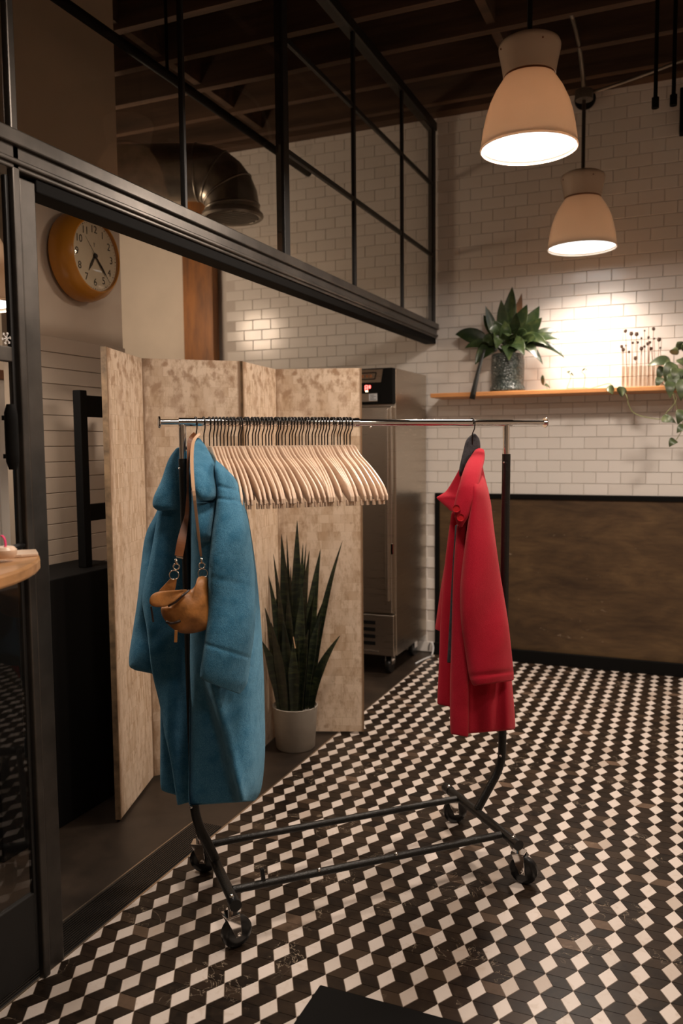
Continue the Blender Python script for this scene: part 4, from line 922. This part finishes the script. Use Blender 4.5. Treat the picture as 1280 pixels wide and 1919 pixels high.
for a in (PI/2+.5, PI/2-.5, -PI/2): MB().bar(lg, lg+(CY*math.cos(a)+Z_*math.sin(a))*.010, .002, .0006, (1, 0, 0)).build('dial_emblem', 'ink', dl)
def hand(ang, L, w, back, nm, z):
    d = CY*math.sin(ang)+Z_*math.cos(ang); sd = CY*math.cos(ang)-Z_*math.sin(ang); b0 = fc+DX*z
    MB().prism([b0-d*back-sd*w*.3, b0-d*back+sd*w*.3, b0+d*L*.55+sd*w*.5, b0+d*L, b0+d*L*.55-sd*w*.5], DX*.0012).build(nm, 'ink', t)
hand(math.radians(212), .085, .014, .015, 'hour_hand', .002); hand(math.radians(136), .118, .011, .015, 'minute_hand', .0045); hand(math.radians(318), .10, .002, .14, 'second_hand', .007)
MB().lathe([(.001, 0), (.009, 0), (.009, .012), (.001, .012)], fc, DX, 16).build('hub', 'ink', t)
MB().lathe([(.156, .104)]+[(.156*math.cos(i*PI/20), .106+.016*math.sin(i*PI/20)) for i in range(11)], cc, DX, 48).build('cover_glass', 'tube_glass', t, smooth=True)

# black cabinet and the open black frame standing on it
tag(MB().box((-2.56, 2.18, 0), (-2.26, 2.98, .99)).build('low_cabinet', 'black', bev=.004), 'low black cabinet behind the glass left of the screen', 'cabinet')
t = thing('black_stand', 'open black frame stand rising from the low cabinet', 'stand', (-2.36, 2.68, .99))
a0 = at_x(149, 730, -2.36); 
MB().box((-2.38, a0.y-.022, .99), (-2.34, a0.y+.022, 1.735)).build('upright', 'black', t, bev=.004)
MB().box((-2.38, a0.y+.38, .99), (-2.34, a0.y+.42, 1.735)).build('upright', 'black', t, bev=.004)
MB().box((-2.375, a0.y-.01, 1.625), (-2.345, a0.y+.39, 1.715)).build('top_rail', 'black', t, bev=.003)
MB().box((-2.375, a0.y-.01, 1.185), (-2.345, a0.y+.39, 1.255)).build('middle_rail', 'black', t, bev=.003)

# duct elbow with louvred diffuser
DXX = -2.62
gc = at_x(436, 405, DXX); t = thing('ceiling_duct', 'round metal duct elbow with louvred outlet behind the glass', 'duct', gc)
r = .17
dd = V((-.92, -.39, 0)).normalized(); r = .165
pts = [gc+V((0, 0, .01))]+[gc+dd*(.21-.21*math.cos(a))+V((0, 0, .05+.21*math.sin(a))) for a in [i*PI/12 for i in range(7)]]+[gc+dd*.5+V((0, 0, .26)), gc+dd*.85+V((0, 0, .26))]
MB().tube(pts, r, 28).build('duct_pipe', 'foil', t, smooth='auto')
for i in (1, 3, 5, 7):
    d = (pts[i+1]-pts[i-1]).normalized(); MB().lathe([(r+.001, -.008), (r+.005, -.003), (r+.005, .003), (r+.001, .008)], pts[i], d, 32, close=True).build('seam_ring', 'foil', t, smooth=True)
MB().lathe([(r+.002, .03), (r+.02, .012), (r+.024, -.005), (r+.012, -.016), (r-.004, -.012), (r-.008, .0)], gc, Z_, 36, close=True).build('outlet_rim', 'foil', t, smooth='auto')
MB().lathe([(.001, .012), (r-.006, .012), (r-.006, .016), (.001, .016)], gc, Z_, 28).build('outlet_back', 'black', t)
for k in range(-4, 5):
    y = k*.034; hw = math.sqrt(max(.0, (r-.01)**2-y*y)); MB().box((gc.x-hw, gc.y+y-.003, gc.z-.014), (gc.x+hw, gc.y+y+.003, gc.z+.010)).build('louvre', 'foil', t)
# black track light rail behind the glass
a0, b0 = at_x(578, 325, -2.3), at_x(578, 325, -2.3); a0 = V((b0.x, 1.9, b0.z+.0))
tag(MB().tube([a0, b0], .022, 12).build('track_rail', 'black', smooth='auto'), 'black round rail hanging under the ceiling behind the glass', 'rail')
for o_, yy in ((0, 4.6), (1, 3.4), (2, 2.2)): MB().tube([V((b0.x, yy, b0.z)), V((b0.x, yy, CZ+.1))], .008, 8).build('hanger_rod', 'black', bpy.data.objects['track_rail'])
sl_ = at_x(597, 215, -2.5); t = thing('spot_light', 'small dark spotlight under the joists behind the glass', 'spotlight', sl_)
MB().lathe([(.03, 0), (.045, .0), (.045, .01), (.038, .10), (.02, .12), (.001, .12)], sl_, (.3, -.2, 1), 18).build('can', 'black', t, smooth='auto'); MB().tube([sl_+V((.03, -.02, .10)), V((sl_.x+.03, sl_.y-.02, CZ+.1))], .009, 8).build('stem', 'black', t)
MB().lathe([(.001, .002), (.036, .002), (.036, .006), (.001, .006)], sl_-V((.0, .0, .004)), (.3, -.2, 1), 18).build('lens', 'silver', t)

# grey counter behind the glazed door
t = thing('service_counter', 'grey panelled counter seen through the glass door', 'counter', (-2.35, 1.7, 0))
MB().box((-2.9, .2, .45), (-2.30, 2.12, 1.16)).build('front_panel', 'ledge_grey', t, bev=.004)
MB().box((-2.9, .2, .0), (-2.33, 2.12, .45)).build('lower_panel', 'concrete', t); MB().box((-2.9, .2, .43), (-2.29, 2.13, .455)).build('band', 'black', t)

# wooden ledge at the left edge with its things
TZ = 1.235
c1 = at_z(62, 1040, TZ); fr_ = at_z(0, 1079, TZ)
t = thing('host_ledge', 'thick honey wood ledge with rounded corner at the left edge', 'ledge', (-1.45, 1.2, 0))
top_px = [(0, 1079), (30, 1070), (52, 1061), (68, 1052), (75, 1045), (74, 1039), (66, 1034), (50, 1031), (25, 1029.5), (-20, 1029)]
poly = [at_z(x, y, 0+TZ) for x, y in top_px]; poly = [V((p.x, p.y, 0)) for p in poly]
poly = [poly[0]+V((.10, -.45, 0))]+poly+[poly[-1]+V((0, -.7, 0))]
tp_ = MB().prism([V(p)+V((0, 0, TZ-.030)) for p in poly], (0, 0, .030)).build('top', 'tabletop', t, bev=.006)
MB().box((-1.50, .72, .0), (-1.40, .82, TZ-.030)).build('leg', 'blacksteel', t, bev=.004); MB().box((-1.56, .62, 0), (-1.34, .92, .02)).build('foot', 'blacksteel', t, bev=.003)
q = at_z(18, 1036, TZ)
def slab(nm, pxs, z0, z1, m, label, cat, bev=.002):
    return tag(MB().prism([at_z(x, y, z0) for x, y in pxs], (0, 0, z1-z0)).build(nm, m, bev=bev), label, cat)
slab('phone', ((22, 1027), (40, 1022), (48, 1024.5), (30, 1031)), TZ, TZ+.008, 'black', 'flat black phone lying on the wood ledge', 'phone')
slab('cutting_board', ((-25, 1040), (40, 1036), (68, 1035), (72, 1042), (40, 1045), (0, 1047), (-25, 1048)), TZ, TZ+.008, 'maple', 'thin pale wooden board lying on the wood ledge', 'board')
c0 = at_z(8, 1035, TZ+.022); tag(MB().lathe([(.001, -.014), (.022, -.013), (.028, -.004), (.028, .006), (.022, .013), (.001, .014)], c0, (0, 0, 1), 24).build('wooden_stamp', 'maple', smooth='auto'), 'rounded pale wood piece lying on the board', 'wood block')
c0 = at_z(3, 1026, TZ+.034); rows = []
sd = V((cR.x, cR.y, 0)).normalized(); fw = V((-sd.y, sd.x, 0))
rb = MB(); L = []
for i in range(15):
    a = -.35+i*(PI+.7)/14; p = c0+sd*(.0105*math.cos(a))+Z_*(.008+.021*math.sin(a)); L.append([p-fw*.005, p+fw*.005, p+fw*.005-sd*.002*math.cos(a)-Z_*.002*math.sin(a), p-fw*.005-sd*.002*math.cos(a)-Z_*.002*math.sin(a)])
rb.loft(L); tag(rb.build('ribbon_loop', 'pink', smooth='auto'), 'pink ribbon loop standing on the wood piece', 'ribbon')

# dark mat in the foreground
q = at_z(600, 1852)
mt = MB().box((q.x, 1.25, .0), (-.47, q.y, .012)).build('floor_mat', 'black', bev=.004)
tag(mt, 'black rubber mat corner on the tiles at the bottom edge', 'mat')
